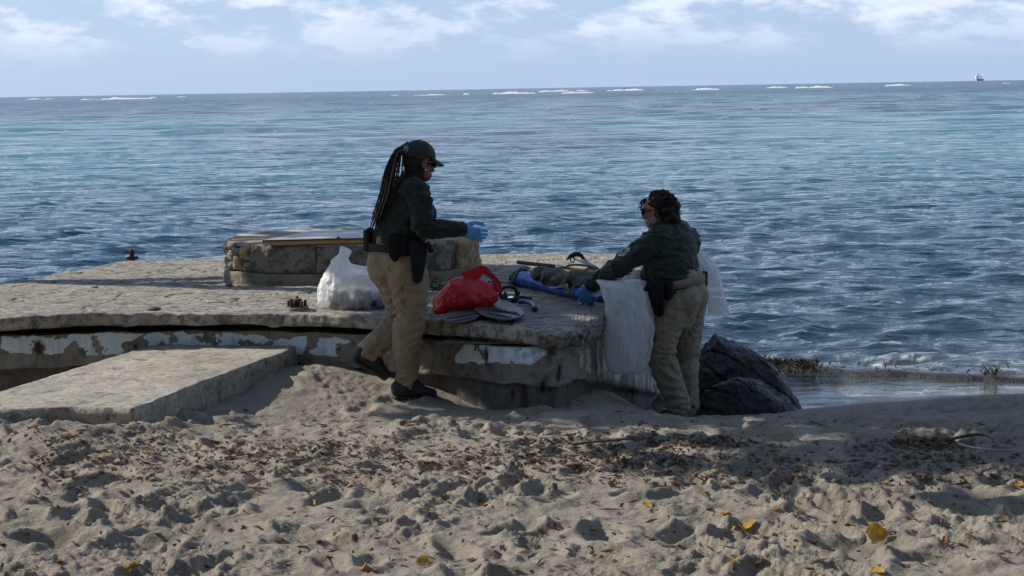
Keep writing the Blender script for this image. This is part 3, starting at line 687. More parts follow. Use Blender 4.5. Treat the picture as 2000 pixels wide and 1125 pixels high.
# rock ledge with weed just off the sand
M_weed = pmat('sea_weed', (.10, .085, .02), (.045, .05, .015), 40, .6, .5, 90, .01)
lx = np.linspace(1.75, 6.5, 240); ly = 13.15 - .35 * (lx - 2.3) + .06 * n2d(lx, lx * 0, 1.4, 3, 5.)
Vl = []
for i, x in enumerate(lx):
    h = .018 + .03 * float(n2d(np.array([x]), np.array([0.]), 3, 4, 7.)[0]) + .02 * (x < 2.6); w_ = .10 + .05 * float(n2d(np.array([x]), np.array([3.]), 2, 3, 8.)[0])
    for (o, zz_) in ((-1.6, -.3), (-1, -.02), (-.6, h * .8), (0, h), (.6, h * .75), (1, -.02), (1.6, -.3)): Vl.append((x, ly[i] + o * w_, ZW + zz_))
tag(part('rock_ledge', (Vl, grid_faces(240, 7).tolist()), M_rock), 'long low dark rock ledge awash just off the beach', 'rock ledge')
rl = np.random.RandomState(8); V = []; fs = []
for i in range(740):
    x = 2.16 + abs(rl.normal(0, .17)) if i < 420 else (2.52 + rl.normal(0, .05) if i < 600 else (3.95 + rl.normal(0, .05) if i < 660 else 2 + 4.3 * rl.rand()))
    y = 13.15 - .35 * (x - 2.3) + rl.normal(0, .05) - .03; z = ZW + .015 + .06 * rl.rand(); a_ = rl.rand() * 6.28; L = .02 + .03 * rl.rand(); o = len(V)
    dx, dy, dz = L * math.cos(a_), L * .5 * math.sin(a_), L * (.2 + .8 * rl.rand())
    V += [(x, y, z), (x + .008, y - .004, z), (x + dx, y + dy, z + dz), (x + dx * .5 - .01, y + dy * .5, z + dz * .6)]; fs += [(o, o + 1, o + 2, o + 3)]
tag(part('seaweed', (V, fs), M_weed), 'yellow brown seaweed caught on the low rock ledge', 'seaweed', kind='stuff')
# ------------------------------------------------------------------ ship far out
D = 9000.; c = atZ(1911, 157.55, ZW); c = Vector(((1911 - 1000) / FPX * D, D, ZW))
ship = empty('cargo_ship', c, 'cargo ship in haze-paled colour far out on the horizon', 'ship')
M_hull = flat('ship_hull_hazed', (.50, .49, .55), .6); M_sup = flat('ship_white', (.80, .80, .82), .5)  # hull tone paled towards blue, distance haze put into the colour
def hullsh(L, B, H):
    V = []
    for (z, k_) in ((-3, .75), (H, 1.)):
        for (x, y) in ((-1, -.8), (.7, -1), (1, 0), (.7, 1), (-1, .8)): V.append((c.x + x * L * k_, c.y + y * B, c.z + z + (4 if x == 1 and z > 0 else 0)))
    return V, [(0, 1, 2, 3, 4)[::-1], (5, 6, 7, 8, 9)] + [(i, (i + 1) % 5, 5 + (i + 1) % 5, 5 + i) for i in range(5)]
part('hull', hullsh(24, 40, 13), M_hull, ship, False)
I3 = ((1, 0, 0), (0, 1, 0), (0, 0, 1))
part('superstructure', cat(rbox(c + Vector((-10, 0, 21)), I3, (9, 8, 9), .1), rbox(c + Vector((-10, 0, 31)), I3, (6, 6, 3), .1)), M_sup, ship, False)
part('deck_crane', cat(rbox(c + Vector((9, 0, 20)), I3, (1.5, 2, 8), .1), rbox(c + Vector((13, 0, 26)), I3, (7, 1.5, 1.2), .1)), M_hull, ship, False)
part('mast', cat(rbox(c + Vector((-2, 0, 32)), I3, (1.2, 1.2, 12), .1), rbox(c + Vector((-2, 0, 38)), I3, (4, .8, .7), .1)), M_hull, ship, False)
# ------------------------------------------------------------------ people
def cloth_mat(name, c1, c2, rough=.85, bs=.35):
    mt, t, b = newmat(name)
    a = noise_chain(t, 7, 5, .6); f = noise_chain(t, 420, 2, .6); w = noise_chain(t, 30, 4, .6, (1, 1, .5), dist=.6)
    t.links.new(mixc(t, mr(t, a.outputs[0], .35, .65), c1, c2), b.inputs['Base Color']); b.inputs['Roughness'].default_value = rough
    b.inputs['Specular IOR Level'].default_value = .25; b.inputs['Sheen Weight'].default_value = .15
    bump(t, b, f.outputs[0], .3, .002); bump(t, b, w.outputs[0], bs, .012); return mt
M_jack1 = cloth_mat('dark_green_jacket', (.016, .021, .017), (.011, .015, .012))
M_jack2 = cloth_mat('olive_green_shirt', (.026, .042, .031), (.018, .030, .023), .7)
M_khaki1 = cloth_mat('brown_khaki_cloth', (.30, .23, .15), (.235, .18, .118))
M_khaki2 = cloth_mat('grey_khaki_cloth', (.31, .265, .205), (.25, .215, .165))
M_skin1 = pmat('brown_skin', (.20, .105, .065), (.16, .08, .05), 12, .5, .15, 200, .002)
M_skin2 = pmat('tan_skin', (.30, .165, .11), (.24, .13, .085), 12, .5, .15, 200, .002)
M_black = pmat('black_nylon', (.008, .008, .009), (.014, .014, .015), 30, .8, .5, 200, .004, spec=.2)
M_belt = pmat('dark_grey_webbing', (.030, .030, .035), (.022, .022, .026), 30, .8, .5, 200, .004, spec=.2)
M_boot = pmat('black_boot_leather', (.016, .014, .013), (.028, .024, .022), 14, .6, .5, 70, .006)
M_sole = pmat('rubber_sole', (.02, .019, .018), (.045, .04, .035), 20, .9, .4, 60, .006)
M_hair = pmat('black_hair', (.009, .007, .006), (.018, .013, .010), 40, .6, .3, 300, .003, spec=.25)
M_hairb = pmat('brown_braid_hair', (.10, .06, .03), (.05, .032, .02), 30, .5, .4, 300, .003)
M_glass = flat('dark_lens', (.008, .008, .01), .08)
M_glove, t, b = newmat('blue_nitrile')
a = noise_chain(t, 28, 5, .6, dist=.8); t.links.new(mixc(t, mr(t, a.outputs[0], .35, .65), (.12, .42, .86), (.08, .32, .74)), b.inputs['Base Color']); b.inputs['Roughness'].default_value = .42
b.inputs['Subsurface Weight'].default_value = .1; b.inputs['Subsurface Radius'].default_value = (.01, .02, .04); bump(t, b, a.outputs[0], .5, .006)
M_metal = flat('bright_metal', (.65, .65, .66), .3, 1.)

def folds(amp, sc=(9, 9, 14), seed=0., knees=None):
    def fn(P, n_):
        w = P + .05 * np.stack([pn3(P * 5 + seed), pn3(P * 5 + seed + 20), pn3(P * 5 + seed + 40)], 1)
        r = 1 - np.abs(pn3(w * np.array(sc) + seed)) * 2.2
        r2 = 1 - np.abs(pn3(w * np.array(sc) * 1.9 + seed + 7)) * 2.2
        k = np.full(len(P), .45)
        for q, s in (knees or []): k = k + 1.1 * np.exp(-np.sum((P - np.array(q)) ** 2, 1) / s ** 2)
        return amp * k * (r * .75 + r2 * .35 - .35) + .004 * pn3(P * 4 + seed)
    return fn
class Fig:
    def __init__(s, Y0, F, root):
        s.Y0 = Y0; s.F = Vector((F[0], F[1], 0)).normalized(); s.S = Vector((s.F.y, -s.F.x, 0)); s.root = root   # S = the person's right
    def P(s, px, py, dy=0.): return atY(px, py, s.Y0 + dy)
def torso(fig, rings, k=1.):
    pts = [fig.P(x, y, d) for x, y, d, l, p in rings]
    return ring_tube(pts, [(l * k, p * k) for x, y, d, l, p in rings], fig.S, 28)
def head_shapes(C, f, u, neck_base):
    s = f.cross(u).normalized(); ax = (f, s, u)
    L = lambda a, b_, c_: C + f * a + s * b_ + u * c_
    sh = [ellipsoid(L(-.012, 0, .034), ax, (.096, .076, .084), 24, 16), ellipsoid(L(.030, 0, -.028), ax, (.060, .058, .085), 20, 14), ellipsoid(L(.058, 0, -.088), ax, (.032, .034, .026)),
          ellipsoid(L(.040, .034, -.068), ax, (.045, .022, .034)), ellipsoid(L(.040, -.034, -.068), ax, (.045, .022, .034)),
          ring_tube([L(.082, 0, .012), L(.096, 0, -.012), L(.106, 0, -.034)], [.010, .012, .014], s, 10), ellipsoid(L(.094, .012, -.038), ax, (.012, .009, .009)), ellipsoid(L(.094, -.012, -.038), ax, (.012, .009, .009)),
          ellipsoid(L(.086, 0, -.058), ax, (.013, .024, .008)), ellipsoid(L(.084, 0, -.070), ax, (.013, .021, .009)), ellipsoid(L(.074, 0, .026), ax, (.022, .054, .016)),
          ellipsoid(L(.068, .036, -.022), ax, (.024, .022, .022)), ellipsoid(L(.068, -.036, -.022), ax, (.024, .022, .022))]
    for q in (1, -1):
        sh += [ellipsoid(L(-.004, .074 * q, -.006), (f + u * .2, s, u - f * .2), (.020, .010, .031)), ellipsoid(L(-.002, .079 * q, .012), ax, (.016, .008, .014)), ellipsoid(L(.004, .076 * q, -.034), ax, (.010, .008, .010))]
    sh.append(ring_tube([neck_base, (neck_base + L(-.02, 0, -.04)) / 2, L(-.015, 0, -.02)], [.060, .054, .056], s, 18))
    return sh, L, ax
def shades(fig, L, ax, name='sunglasses'):
    o = None; sh = []
    fr = cat(*[rbox(L(.101 - .006, .034 * q, .004), (ax[0] + ax[1] * .25 * q, ax[1] - ax[0] * .25 * q, ax[2]), (.006, .034, .024), .6) for q in (1, -1)], rbox(L(.106, 0, .012), ax, (.004, .012, .004), .5),
             *[ring_tube([L(.088, .067 * q, .010), L(.04, .077 * q, .012), L(-.012, .082 * q, .008)], [(.006, .003)] * 3, ax[2], 8) for q in (1, -1)])
    return part(name, fr, M_glass, fig.root)
def boot(fig, heel, ball, toe, ankle, top, side, r=.046):
    heel, ball, toe, ankle, top = [Vector(v) for v in (heel, ball, toe, ankle, top)]
    ax = (toe - heel).normalized(); up = (ax.cross(side)); up = up if up.dot(top - heel) > 0 else -up
    b_ = remesh('boot', [ring_tube([heel + up * .012, (heel + ball) / 2 + up * .008, ball, toe], [(.046, .056), (.044, .054), (.056, .044), (.046, .032)], side, 16), ring_tube([heel + up * .02 + ax * .03, ankle, top], [.054, .056, .046], side, 16),
                         ring_tube([ankle + ax * .02, (ankle + ball) / 2 + up * .02, ball + up * .012], [.054, .054, .042], side, 16)], .006, M_boot, fig.root, 3, folds(.004, (22, 22, 26), 3.))
    dn = -up * .046
    so_ = part('sole', ring_tube([heel + dn - ax * .012, heel + dn + ax * .07, ball + dn * .8, toe + dn * .62 + ax * .012], [(.037, .013), (.036, .012), (.048, .012), (.032, .011)], side, 14), M_sole, b_)
    la = [ring_tube(smooth_path([ankle + ax * .05 + up * (.018 - .02 * i) + side * .03 + ax * .016 * i, ankle + ax * (.062 + .016 * i) + up * (.03 - .02 * i), ankle + ax * .05 + up * (.018 - .02 * i) - side * .03 + ax * .016 * i], 7), .003, up, 6) for i in range(3)]
    part('lace', cat(*la), M_sole, b_); return b_
def hand(fig, wrist, palm_c, along, across, nrm, fingers, thumb, name='glove', k=1.):
    """glove: palm slab, four fingers (base offset, list of points) and thumb, cuff"""
    along, across, nrm = [Vector(v).normalized() for v in (along, across, nrm)]
    sh = [ring_tube([wrist - along * .02, wrist + along * .01, palm_c - along * .02, palm_c + along * .03], [(.030, .027), (.028, .023), (.041, .019), (.042, .017)], across, 16)]
    for i, (bend, ln, sp_) in enumerate(fingers):
        o = palm_c + along * .036 + across * (.033 - .022 * i)
        pts = [o]; d = along + across * sp_; ang = 0
        for j, seg in enumerate((.40, .33, .27)):
            ang += bend[j]; dd = (d.normalized() * math.cos(ang) + nrm * math.sin(ang)); pts.append(pts[-1] + dd * ln * seg)
        sh.append(ring_tube([o - along * .02] + pts, [.0105, .0105, .0098, .0092, .0085], across, 12))
    sh.append(ring_tube(smooth_path([palm_c - along * .028 + across * .026] + thumb, 6), [.015, .014, .0125, .0115, .011, .010], nrm, 12))
    sh = [([wrist + (Vector(v) - wrist) * k for v in V_], F_) for V_, F_ in sh]
    g = remesh(name, sh, .0032, M_glove, fig.root, 3, lambda P, n_: .0018 * fbm(P * 45, 3))
    cuff = part('cuff_roll', ring_tube([wrist - along * .034, wrist - along * .026, wrist - along * .018], [.031, .034, .031], across, 16), M_glove, g); return g

# ---- person with cap, walking beside the platform
r1 = empty('person', (-.66, 9.6, 0), 'person in dark green jacket and cap with long braided ponytail holding out a gloved hand', 'person')
A = Fig(9.6, (.82, .57), r1); P = A.P
tor1 = [(773, 494, 0, .192, .150), (776, 478, 0, .196, .150), (781, 460, 0, .196, .147), (790, 435, 0, .206, .150), (795, 412, 0, .212, .142), (796, 390, 0, .208, .122), (798, 372, 0, .165, .098), (803, 357, 0, .088, .080), (806, 348, 0, .070, .070)]
sR, eR, wR = P(818, 381, -.155), P(827, 446, -.21), P(900, 449, -.10)
sL, eL, wL = P(768, 381, .155), P(758, 440, .21), P(783, 462, .26)
armR = lambda k=1.: ring_tube(smooth_path([P(806, 372, -.10), sR, (sR + eR) / 2, eR + Vector((0, 0, .002)), (eR * .45 + wR * .55), wR], 14), [.085 * k, .083 * k, .080 * k, .076 * k, .072 * k, .069 * k, .067 * k, .066 * k, .063 * k, .060 * k, .056 * k, .053 * k, .049 * k, .047 * k], (0, 0, 1), 20)
armL = lambda k=1.: ring_tube(smooth_path([P(785, 372, .10), sL, (sL + eL) / 2, eL, (eL + wL) / 2, wL], 12), [.085 * k, .08 * k, .075 * k, .072 * k, .07 * k, .067 * k, .065 * k, .062 * k, .058 * k, .054 * k, .05 * k, .046 * k], (0, 0, 1), 20)
bust = ellipsoid(P(826, 418, .0), (A.F, A.S, (0, 0, 1)), (.075, .11, .085))
remesh('jacket', [torso(A, tor1), armR(), armL(), bust, ring_tube([P(801, 360), P(806, 349), P(811, 341)], [.080, .076, .074], A.S, 20)], .006, M_jack1, r1, 4, folds(.017, (9, 9, 17), 2., [(eR, .12), (P(775, 470), .12), (sR, .1)]))
hipc = P(774, 506)
hR, kR, aR = P(790, 516, -.085), P(803, 606, -.09), P(793, 742, -.07)
hL, kL, aL = P(764, 516, .085), P(795, 622, .06), P(723, 683, -.05)
pel = ring_tube([P(773, 484), P(773, 500), P(772, 520), P(776, 545)], [(.190, .150), (.198, .166), (.195, .172), (.15, .13)], A.S, 28)
but = [ellipsoid(P(748, 520, -.06), (A.F, A.S, (0, 0, 1)), (.095, .10, .12)), ellipsoid(P(745, 520, .04), (A.F, A.S, (0, 0, 1)), (.09, .10, .12))]
legR = lambda k=1.: ring_tube(smooth_path([hR, hR * .5 + kR * .5 + Vector((.012, 0, 0)), kR, kR * .5 + aR * .5 + Vector((-.012, 0, 0)), aR], 16), [x * k for x in (.128, .130, .129, .124, .118, .112, .107, .103, .099, .094, .090, .087, .083, .078, .073, .069)], A.F, 22)
legL = lambda k=1.: ring_tube(smooth_path([hL, hL * .5 + kL * .5, kL, kL * .5 + aL * .5, aL], 16), [x * k for x in (.125, .128, .126, .12, .115, .110, .106, .102, .098, .094, .09, .086, .082, .078, .074, .07)], A.F, 22)
remesh('trousers', [pel, *but, legR(), legL()], .006, M_khaki1, r1, 4, folds(.019, (10, 10, 15), 5., [(kR, .13), (kL, .13), (aR, .12), (P(760, 560, -.08), .12), (aL, .1)]))
boot(A, P(777, 762, -.11), P(818, 764, -.055), P(843, 768, -.02), P(791, 748, -.08), P(793, 732, -.075), A.S)
boot(A, P(702, 694, -.06), P(736, 716, -.02), P(752, 731, .00), P(718, 691, -.04), P(727, 680, -.045), A.S)
dnF = (A.F + Vector((0, 0, -.16))).normalized(); upF = (Vector((0, 0, 1)) + A.F * .16).normalized()
C1 = P(818, 318)
hs, L, ax = head_shapes(C1, dnF, upF, P(803, 356))
body1 = remesh('body', hs + [torso(A, tor1, .86), armR(.72), armL(.72), ring_tube([P(773, 490), P(773, 520)], [(.15, .12)] * 2, A.S), legR(.68), legL(.68)], .0045, M_skin1, r1, 3)
shades(A, L, ax)
# cap: crown, brim, button, seams
capv = []; 
def dome(th, ph, k=1.):
    return L(-.010 + .112 * k * math.cos(th) * math.cos(ph), .092 * k * math.sin(th) * math.cos(ph), .036 + .104 * k * math.sin(ph) ** .92)
nv, nu = 14, 40; V = [dome(2 * math.pi * j / nu, (math.pi / 2) * i / nv * .985) for i in range(nv + 1) for j in range(nu)]
fs = [tuple(q) for q in grid_faces(nv + 1, nu, True)]; fs.append(tuple(nv * nu + j for j in range(nu)))
V += [dome(2 * math.pi * j / nu, 0, .93) for j in range(nu)]; o_ = (nv + 1) * nu; fs += [((j + 1) % nu, j, o_ + j, o_ + (j + 1) % nu) for j in range(nu)]
cap = part('cap', (V, fs), cloth_mat('dark_green_cap', (.022, .030, .024), (.016, .022, .018), .8, .2), r1)
Vb = []
for layer in (0, 1):
    for i in range(9):
        r_ = i / 8
        for j in range(21):
            th = -1.05 + 2.1 * j / 20; ext = .076 * math.cos(th * .95) ** .8 * r_
            p = dome(th, 0) ; p = p + (ax[0] * ext) + ax[2] * (.004 - .030 * r_ - .012 * (th ** 2) * r_ - (.010 if layer else 0) * 1.)
            Vb.append(p)
fb = grid_faces(9, 21); fs = fb.tolist() + [tuple(189 + q for q in f[::-1]) for f in fb.tolist()]
ed = [8 * 21 + j for j in range(21)]; fs += [(ed[j], ed[j + 1], 189 + ed[j + 1], 189 + ed[j])[::-1] for j in range(20)]
for jj in (0, 20): fs += [(i * 21 + jj, (i + 1) * 21 + jj, 189 + (i + 1) * 21 + jj, 189 + i * 21 + jj) for i in range(8)]
part('brim', (Vb, fs), cap.data.materials[0], cap)
part('button', ellipsoid(dome(0, math.pi / 2), ax, (.008, .008, .005)), cap.data.materials[0], cap)
part('seam', cat(*[ring_tube([dome(a_, x_, 1.004) for x_ in np.linspace(.05, 1.5, 9)], .0022, ax[1], 6) for a_ in (.5, 1.57, 2.6, 3.7, 4.71, 5.7)]), cap.data.materials[0], cap)
remesh('hair', [ellipsoid(L(-.022, 0, .006), ax, (.092, .079, .075)), ellipsoid(L(-.05, 0, -.045), ax, (.045, .060, .045)), ellipsoid(L(-.10, 0, .045), ax, (.03, .028, .03))], .006, M_hair, r1, 2, lambda P_, n_: .003 * pn3(P_ * np.array([60, 60, 15])))
rb = np.random.RandomState(2); tie = P(793, 293, -.06)
dark, lite = [], []
for i in range(64):
    ln = rb.rand(); sx_ = rb.normal(0, 1); sy_ = rb.normal(0, 1)
    xs = -4 * abs(rb.rand()) ; end_y = 400 + 52 * ln ** .8; ex = np.interp(end_y, [395, 430, 452], [752, 738, 727]) + 7 * sx_
    p0 = tie + Vector((.012 * sx_, .012 * sy_, .012 * rb.normal()))
    pts = [p0, P(782 + 3 * sx_ - 2, 290 + 5 * rb.rand(), -.075 + .015 * sy_), P(770 + 5.5 * sx_, 312 + 6 * rb.rand(), -.085 + .02 * sy_), P(763 + 7 * sx_, 345, -.09 + .025 * sy_), P(756 + 7 * sx_, 378, -.095 + .03 * sy_), P(ex, end_y, -.10 + .03 * sy_)]
    path = smooth_path(pts, 40); r_ = .0044
    def br(a0, a1): return ring_tube(path[a0:a1], [r_ * (1 + .28 * math.sin(j * 2.2)) * (1 if j < 32 else (1 - .07 * (j - 32))) for j in range(a0, a1)], (1, 0, 0), 6)
    if i % 3 == 0: dark.append(br(0, 27)); lite.append(br(26, 40))
    elif i % 7 == 1: lite.append(br(0, 40))
    else: dark.append(br(0, 40))
pt = part('ponytail', cat(*dark), M_hair, r1); part('braid_tips', cat(*lite), M_hairb, pt)
hd = (P(782, 289, -.07) - tie).normalized()
part('hair_tie', ring_tube([tie + hd * .002, tie + hd * .010], .030, (0, 0, 1), 16), pmat('tan_elastic', (.30, .24, .18), (.22, .17, .12), 30), pt)
part('earring', ellipsoid(L(.006, .083, -.042), ax, (.006, .004, .006)), M_metal, r1)
# belt and gear
beltpts = [(a_, P(774, 481)) for a_ in np.linspace(0, 2 * math.pi, 49)[:-1]]
def band(fig, c, up, ra, rb_, h, t_, n=48):
    up = up.normalized(); s_ = (fig.S - up * fig.S.dot(up)).normalized(); f_ = up.cross(s_); V = []
    for (rr_, zz_) in ((0, -h), (t_, -h * .9), (t_, h * .9), (0, h)):
        for j in range(n): a_ = 2 * math.pi * j / n; V.append(c + s_ * ((ra + rr_) * math.cos(a_)) + f_ * ((rb_ + rr_) * math.sin(a_)) + up * zz_)
    return V, [tuple(q) for q in grid_faces(4, n, True)]
bl = part('belt', band(A, P(773, 481), Vector((.03, 0, 1)), .200, .163, .024, .010), M_belt, r1)
Z = Vector((0, 0, 1))
def pouch(nm, c, f_, s_, h, par, mat=None, bev=.5): return part(nm, rbox(c, (f_, s_, Z), h, bev), mat or M_black, par)
pouch('radio_pouch', P(719, 470, -.02), A.S, A.F, (.030, .022, .068), bl)
pouch('radio', P(723, 452, -.02), A.S, A.F, (.022, .016, .025), bl)
part('magazine_pouch', ring_tube([P(771, 462, -.20), P(771, 480, -.205), P(772, 500, -.205), P(773, 506, -.20)], [(.050, .022), (.052, .024), (.040, .022), (.026, .016)], A.F, 16), M_black, bl)
pouch('pouch', P(795, 482, -.195), A.F, A.S, (.045, .022, .055), bl)
hol = part('holster', ring_tube([P(815, 474, -.20), P(818, 492, -.21), P(817, 520, -.215), P(815, 546, -.21)], [(.055, .024), (.060, .026), (.050, .026), (.034, .022)], A.F, 16), M_black, bl)
part('pistol_grip', ring_tube([P(826, 484, -.215), P(836, 478, -.20), P(842, 490, -.19)], [(.020, .014), (.024, .015), (.018, .013)], Z, 12), M_black, hol)
part('radio_clip', rbox(P(803, 482, -.222), (A.F, A.S, Z), (.008, .005, .020), .4), flat('grey_clip', (.16, .17, .20), .4), bl)
al = (P(930, 457, -.045) - wR).normalized()
hand(A, wR + al * .012, wR + al * .060, al, Vector((.15, -.5, .8)), Vector((.1, .75, .35)),
     [((-.05, .12, .15), .070, .08), ((.0, .15, .2), .078, -.03), ((.05, .2, .2), .074, -.16), ((.1, .2, .25), .060, -.30)], [P(916, 439, -.085), P(928, 436.5, -.075), P(940, 440, -.07)], k=1.12)
al2 = (wL - eL).normalized()
hand(A, wL + al2 * .012, wL + al2 * .060, al2, Vector((0, .3, .9)), A.S, [((.2, .4, .4), .07, .05), ((.25, .4, .4), .078, 0), ((.25, .45, .4), .074, -.06), ((.3, .5, .4), .06, -.1)], [wL + al2 * .07 + Z * .045, wL + al2 * .095 + Z * .05])
part('bracelet', cat(*[ellipsoid(wR + al * -.006 + Vector((0, math.cos(q) * .046, math.sin(q) * .046)), I3, (.006, .006, .006), 6, 4) for q in np.linspace(0, 6.28, 18)]), M_metal, r1)

# ---- person bending over the gear
r2 = empty('person', (1.08, 10., -.2), 'person in olive green shirt with dark curly hair reaching over the platform corner', 'person')
Bf = Fig(10.0, (-.77, .64), r2); P = Bf.P; Lf = -Bf.S
tor2 = [(1324, 562, 0, .190, .158), (1321, 548, 0, .190, .154), (1317, 530, 0, .192, .150), (1313, 508, 0, .205, .150), (1312, 485, 0, .212, .140), (1313, 466, 0, .205, .125), (1309, 449, 0, .150, .105), (1302, 437, 0, .082, .080), (1297, 428, 0, .066, .068)]
s2, e2, w2 = P(1277, 473, -.13), P(1212, 518, -.03), P(1158, 553, .13)
s3, e3, w3 = P(1346, 470, .13), P(1338, 512, .26), P(1296, 522, .42)
arm2 = lambda k=1.: ring_tube(smooth_path([P(1298, 462, -.06), s2, (s2 + e2) / 2, e2, (e2 + w2) / 2, w2], 14), [x * k for x in (.095, .092, .088, .085, .080, .076, .072, .069, .066, .063, .060, .056, .053, .050)], Z, 20)
arm3 = lambda k=1.: ring_tube(smooth_path([P(1328, 462, .06), s3, (s3 + e3) / 2, e3, (e3 + w3) / 2, w3], 14), [x * k for x in (.09, .088, .085, .08, .077, .074, .07, .067, .064, .06, .057, .054, .051, .048)], Z, 20)
remesh('shirt', [torso(Bf, tor2), arm2(), arm3(), ellipsoid(P(1283, 500, .05), (Bf.F, Bf.S, Z), (.075, .15, .085)), ring_tube([P(1303, 440), P(1297, 430), P(1293, 424)], [.074, .070, .068], Bf.S, 18), ellipsoid(P(1280, 535, .03), (Bf.F, Bf.S, Z), (.08, .13, .08))],
       .006, M_jack2, r2, 4, folds(.018, (8, 8, 18), 12., [(s2, .13), (e2, .10), (P(1300, 540, -.1), .14), (w2, .1)]))
hl, kl, al_ = P(1309, 596, -.085), P(1291, 692, -.07), P(1325, 797, -.02)
hr, kr, ar = P(1343, 594, .08), P(1341, 692, .10), P(1342, 795, .11)
leg2 = lambda k=1.: ring_tube(smooth_path([hl, (hl + kl) / 2 + Vector((-.008, 0, 0)), kl, (kl + al_) / 2, al_], 16), [x * k for x in (.125, .124, .120, .114, .108, .103, .100, .098, .095, .092, .089, .086, .084, .082, .08, .078)], Bf.F, 22)
leg3 = lambda k=1.: ring_tube(smooth_path([hr, (hr + kr) / 2, kr, (kr + ar) / 2, ar], 16), [x * k for x in (.12, .118, .112, .106, .1, .094, .09, .086, .083, .08, .078, .076, .075, .074, .073, .072)], Bf.F, 22)
pel2 = ring_tube([P(1326, 550), P(1326, 565), P(1325, 585), P(1324, 612)], [(.188, .155), (.196, .166), (.190, .165), (.14, .12)], Bf.S, 28)
remesh('trousers', [pel2, leg2(), leg3(), ellipsoid(P(1333, 583, -.09), (Bf.F, Bf.S, Z), (.125, .095, .125)), ellipsoid(P(1354, 580, .02), (Bf.F, Bf.S, Z), (.11, .085, .125))], .006, M_khaki2, r2, 4,
       folds(.016, (9, 9, 13), 15., [(kl, .13), (kr, .12), (al_, .14), (P(1325, 640), .12), (ar, .12)]))
boot(Bf, P(1335, 803, -.02), P(1312, 808, .03), P(1296, 810, .07), P(1325, 798, 0), P(1326, 785, 0), Bf.S)
boot(Bf, P(1352, 800, .10), P(1330, 805, .15), P(1316, 807, .19), P(1343, 795, .11), P(1343, 780, .11), Bf.S)
f2 = Vector((-.90, .40, -.14)).normalized(); u2 = (Z - f2 * Z.dot(f2)).normalized()
C2 = P(1285, 411)
hs, L, ax = head_shapes(C2, f2, u2, P(1303, 438))
remesh('body', hs + [torso(Bf, tor2, .86), arm2(.72), arm3(.72), ring_tube([P(1325, 560), P(1325, 590)], [(.15, .12)] * 2, Bf.S), leg2(.68), leg3(.68)], .0045, M_skin2, r2, 3)
shades(Bf, L, ax)
part('earring', ring_tube([L(.008 + .012 * math.cos(q), -.086, -.052 + .014 * math.sin(q)) for q in np.linspace(0, 6.28, 16)], .0022, ax[1], 6), M_metal, r2)
hair = remesh('hair', [ellipsoid(L(-.030, 0, .046), ax, (.090, .084, .080)), ellipsoid(L(-.075, 0, -.005), ax, (.070, .092, .085)), ellipsoid(L(-.085, 0, -.065), ax, (.055, .082, .055)), ellipsoid(L(-.02, 0, .07), ax, (.085, .07, .06))], .006, M_hair, r2, 2,
              lambda P_, n_: .016 * fbm(P_ * 26, 3))
rc = np.random.RandomState(4); curls = []
for i in range(230):
    th = rc.rand() * 6.28; ph = rc.rand() ** .6 * 1.5
    if abs(math.atan2(math.sin(th), math.cos(th))) < .95 and ph < 1.25: continue
    root = L(-.045 + .088 * math.cos(th) * math.cos(ph), .086 * math.sin(th) * math.cos(ph), .015 + .100 * math.sin(ph))
    outd = (root - L(-.04, 0, 0)).normalized(); ln = .05 + .065 * rc.rand(); pts = []; rr_ = .006 + .004 * rc.rand(); turns = 2.2 + 2 * rc.rand(); p0 = rc.rand() * 6.28
    for j in range(22):
        s_ = j / 21; c_ = root + outd * (.016 * math.sin(s_ * 2.2)) - Z * (ln * s_ * (.55 + .45 * s_)) - f2 * (.012 * s_)
        e1_ = outd; e2_ = outd.cross(Z).normalized(); a_ = p0 + turns * 6.28 * s_
        pts.append(c_ + e1_ * (rr_ * math.cos(a_)) + e2_ * (rr_ * math.sin(a_)))
    curls.append(ring_tube(pts, [.0034] * 18 + [.003, .0026, .002, .0014], Z, 5))
for i in range(16):      # loose curls over the brow
    sd_ = (rc.rand() * 2 - 1) * .06; root = L(.045 + .02 * rc.rand(), sd_, .085 - abs(sd_) * .3); pts = []
    for j in range(18):
        s_ = j / 17; a_ = rc.rand() * .4 + 3 * 6.28 * s_ * .8
        pts.append(root + ax[0] * (.045 * math.sin(s_ * 1.7)) - ax[2] * (.055 * s_ * s_) + ax[2] * .012 * math.sin(s_ * 3) + ax[1] * (.005 * math.cos(a_)) + ax[0] * (.005 * math.sin(a_)))
    curls.append(ring_tube(pts, [.0026] * 14 + [.0022, .0018, .0014, .001], Z, 5))
part('curls', cat(*curls), M_hair, hair)
bl = part('belt', band(Bf, P(1323, 551), Vector((-.16, .05, 1)), .197, .168, .026, .008), cloth_mat('khaki_webbing', (.25, .215, .155), (.20, .17, .125)), r2)
pouch('pouch', P(1374, 545, .06), Bf.S, Bf.F, (.026, .020, .052), bl)
hol = part('holster', ring_tube([P(1282, 555, -.20), P(1281, 572, -.215), P(1284, 592, -.215), P(1286, 612, -.20)], [(.056, .026), (.060, .028), (.050, .028), (.036, .022)], Bf.F, 16), M_black, bl)
part('pistol_grip', ring_tube([P(1275, 562, -.22), P(1266, 556, -.20), P(1261, 566, -.19)], [(.020, .014), (.022, .014), (.016, .012)], Z, 12), M_black, hol)
pouch('magazine_pouch', P(1303, 566, -.20), Bf.F, Bf.S, (.035, .024, .06), bl)
al = (w2 - e2).normalized()
ald = (al + Vector((0, 0, -.55))).normalized()
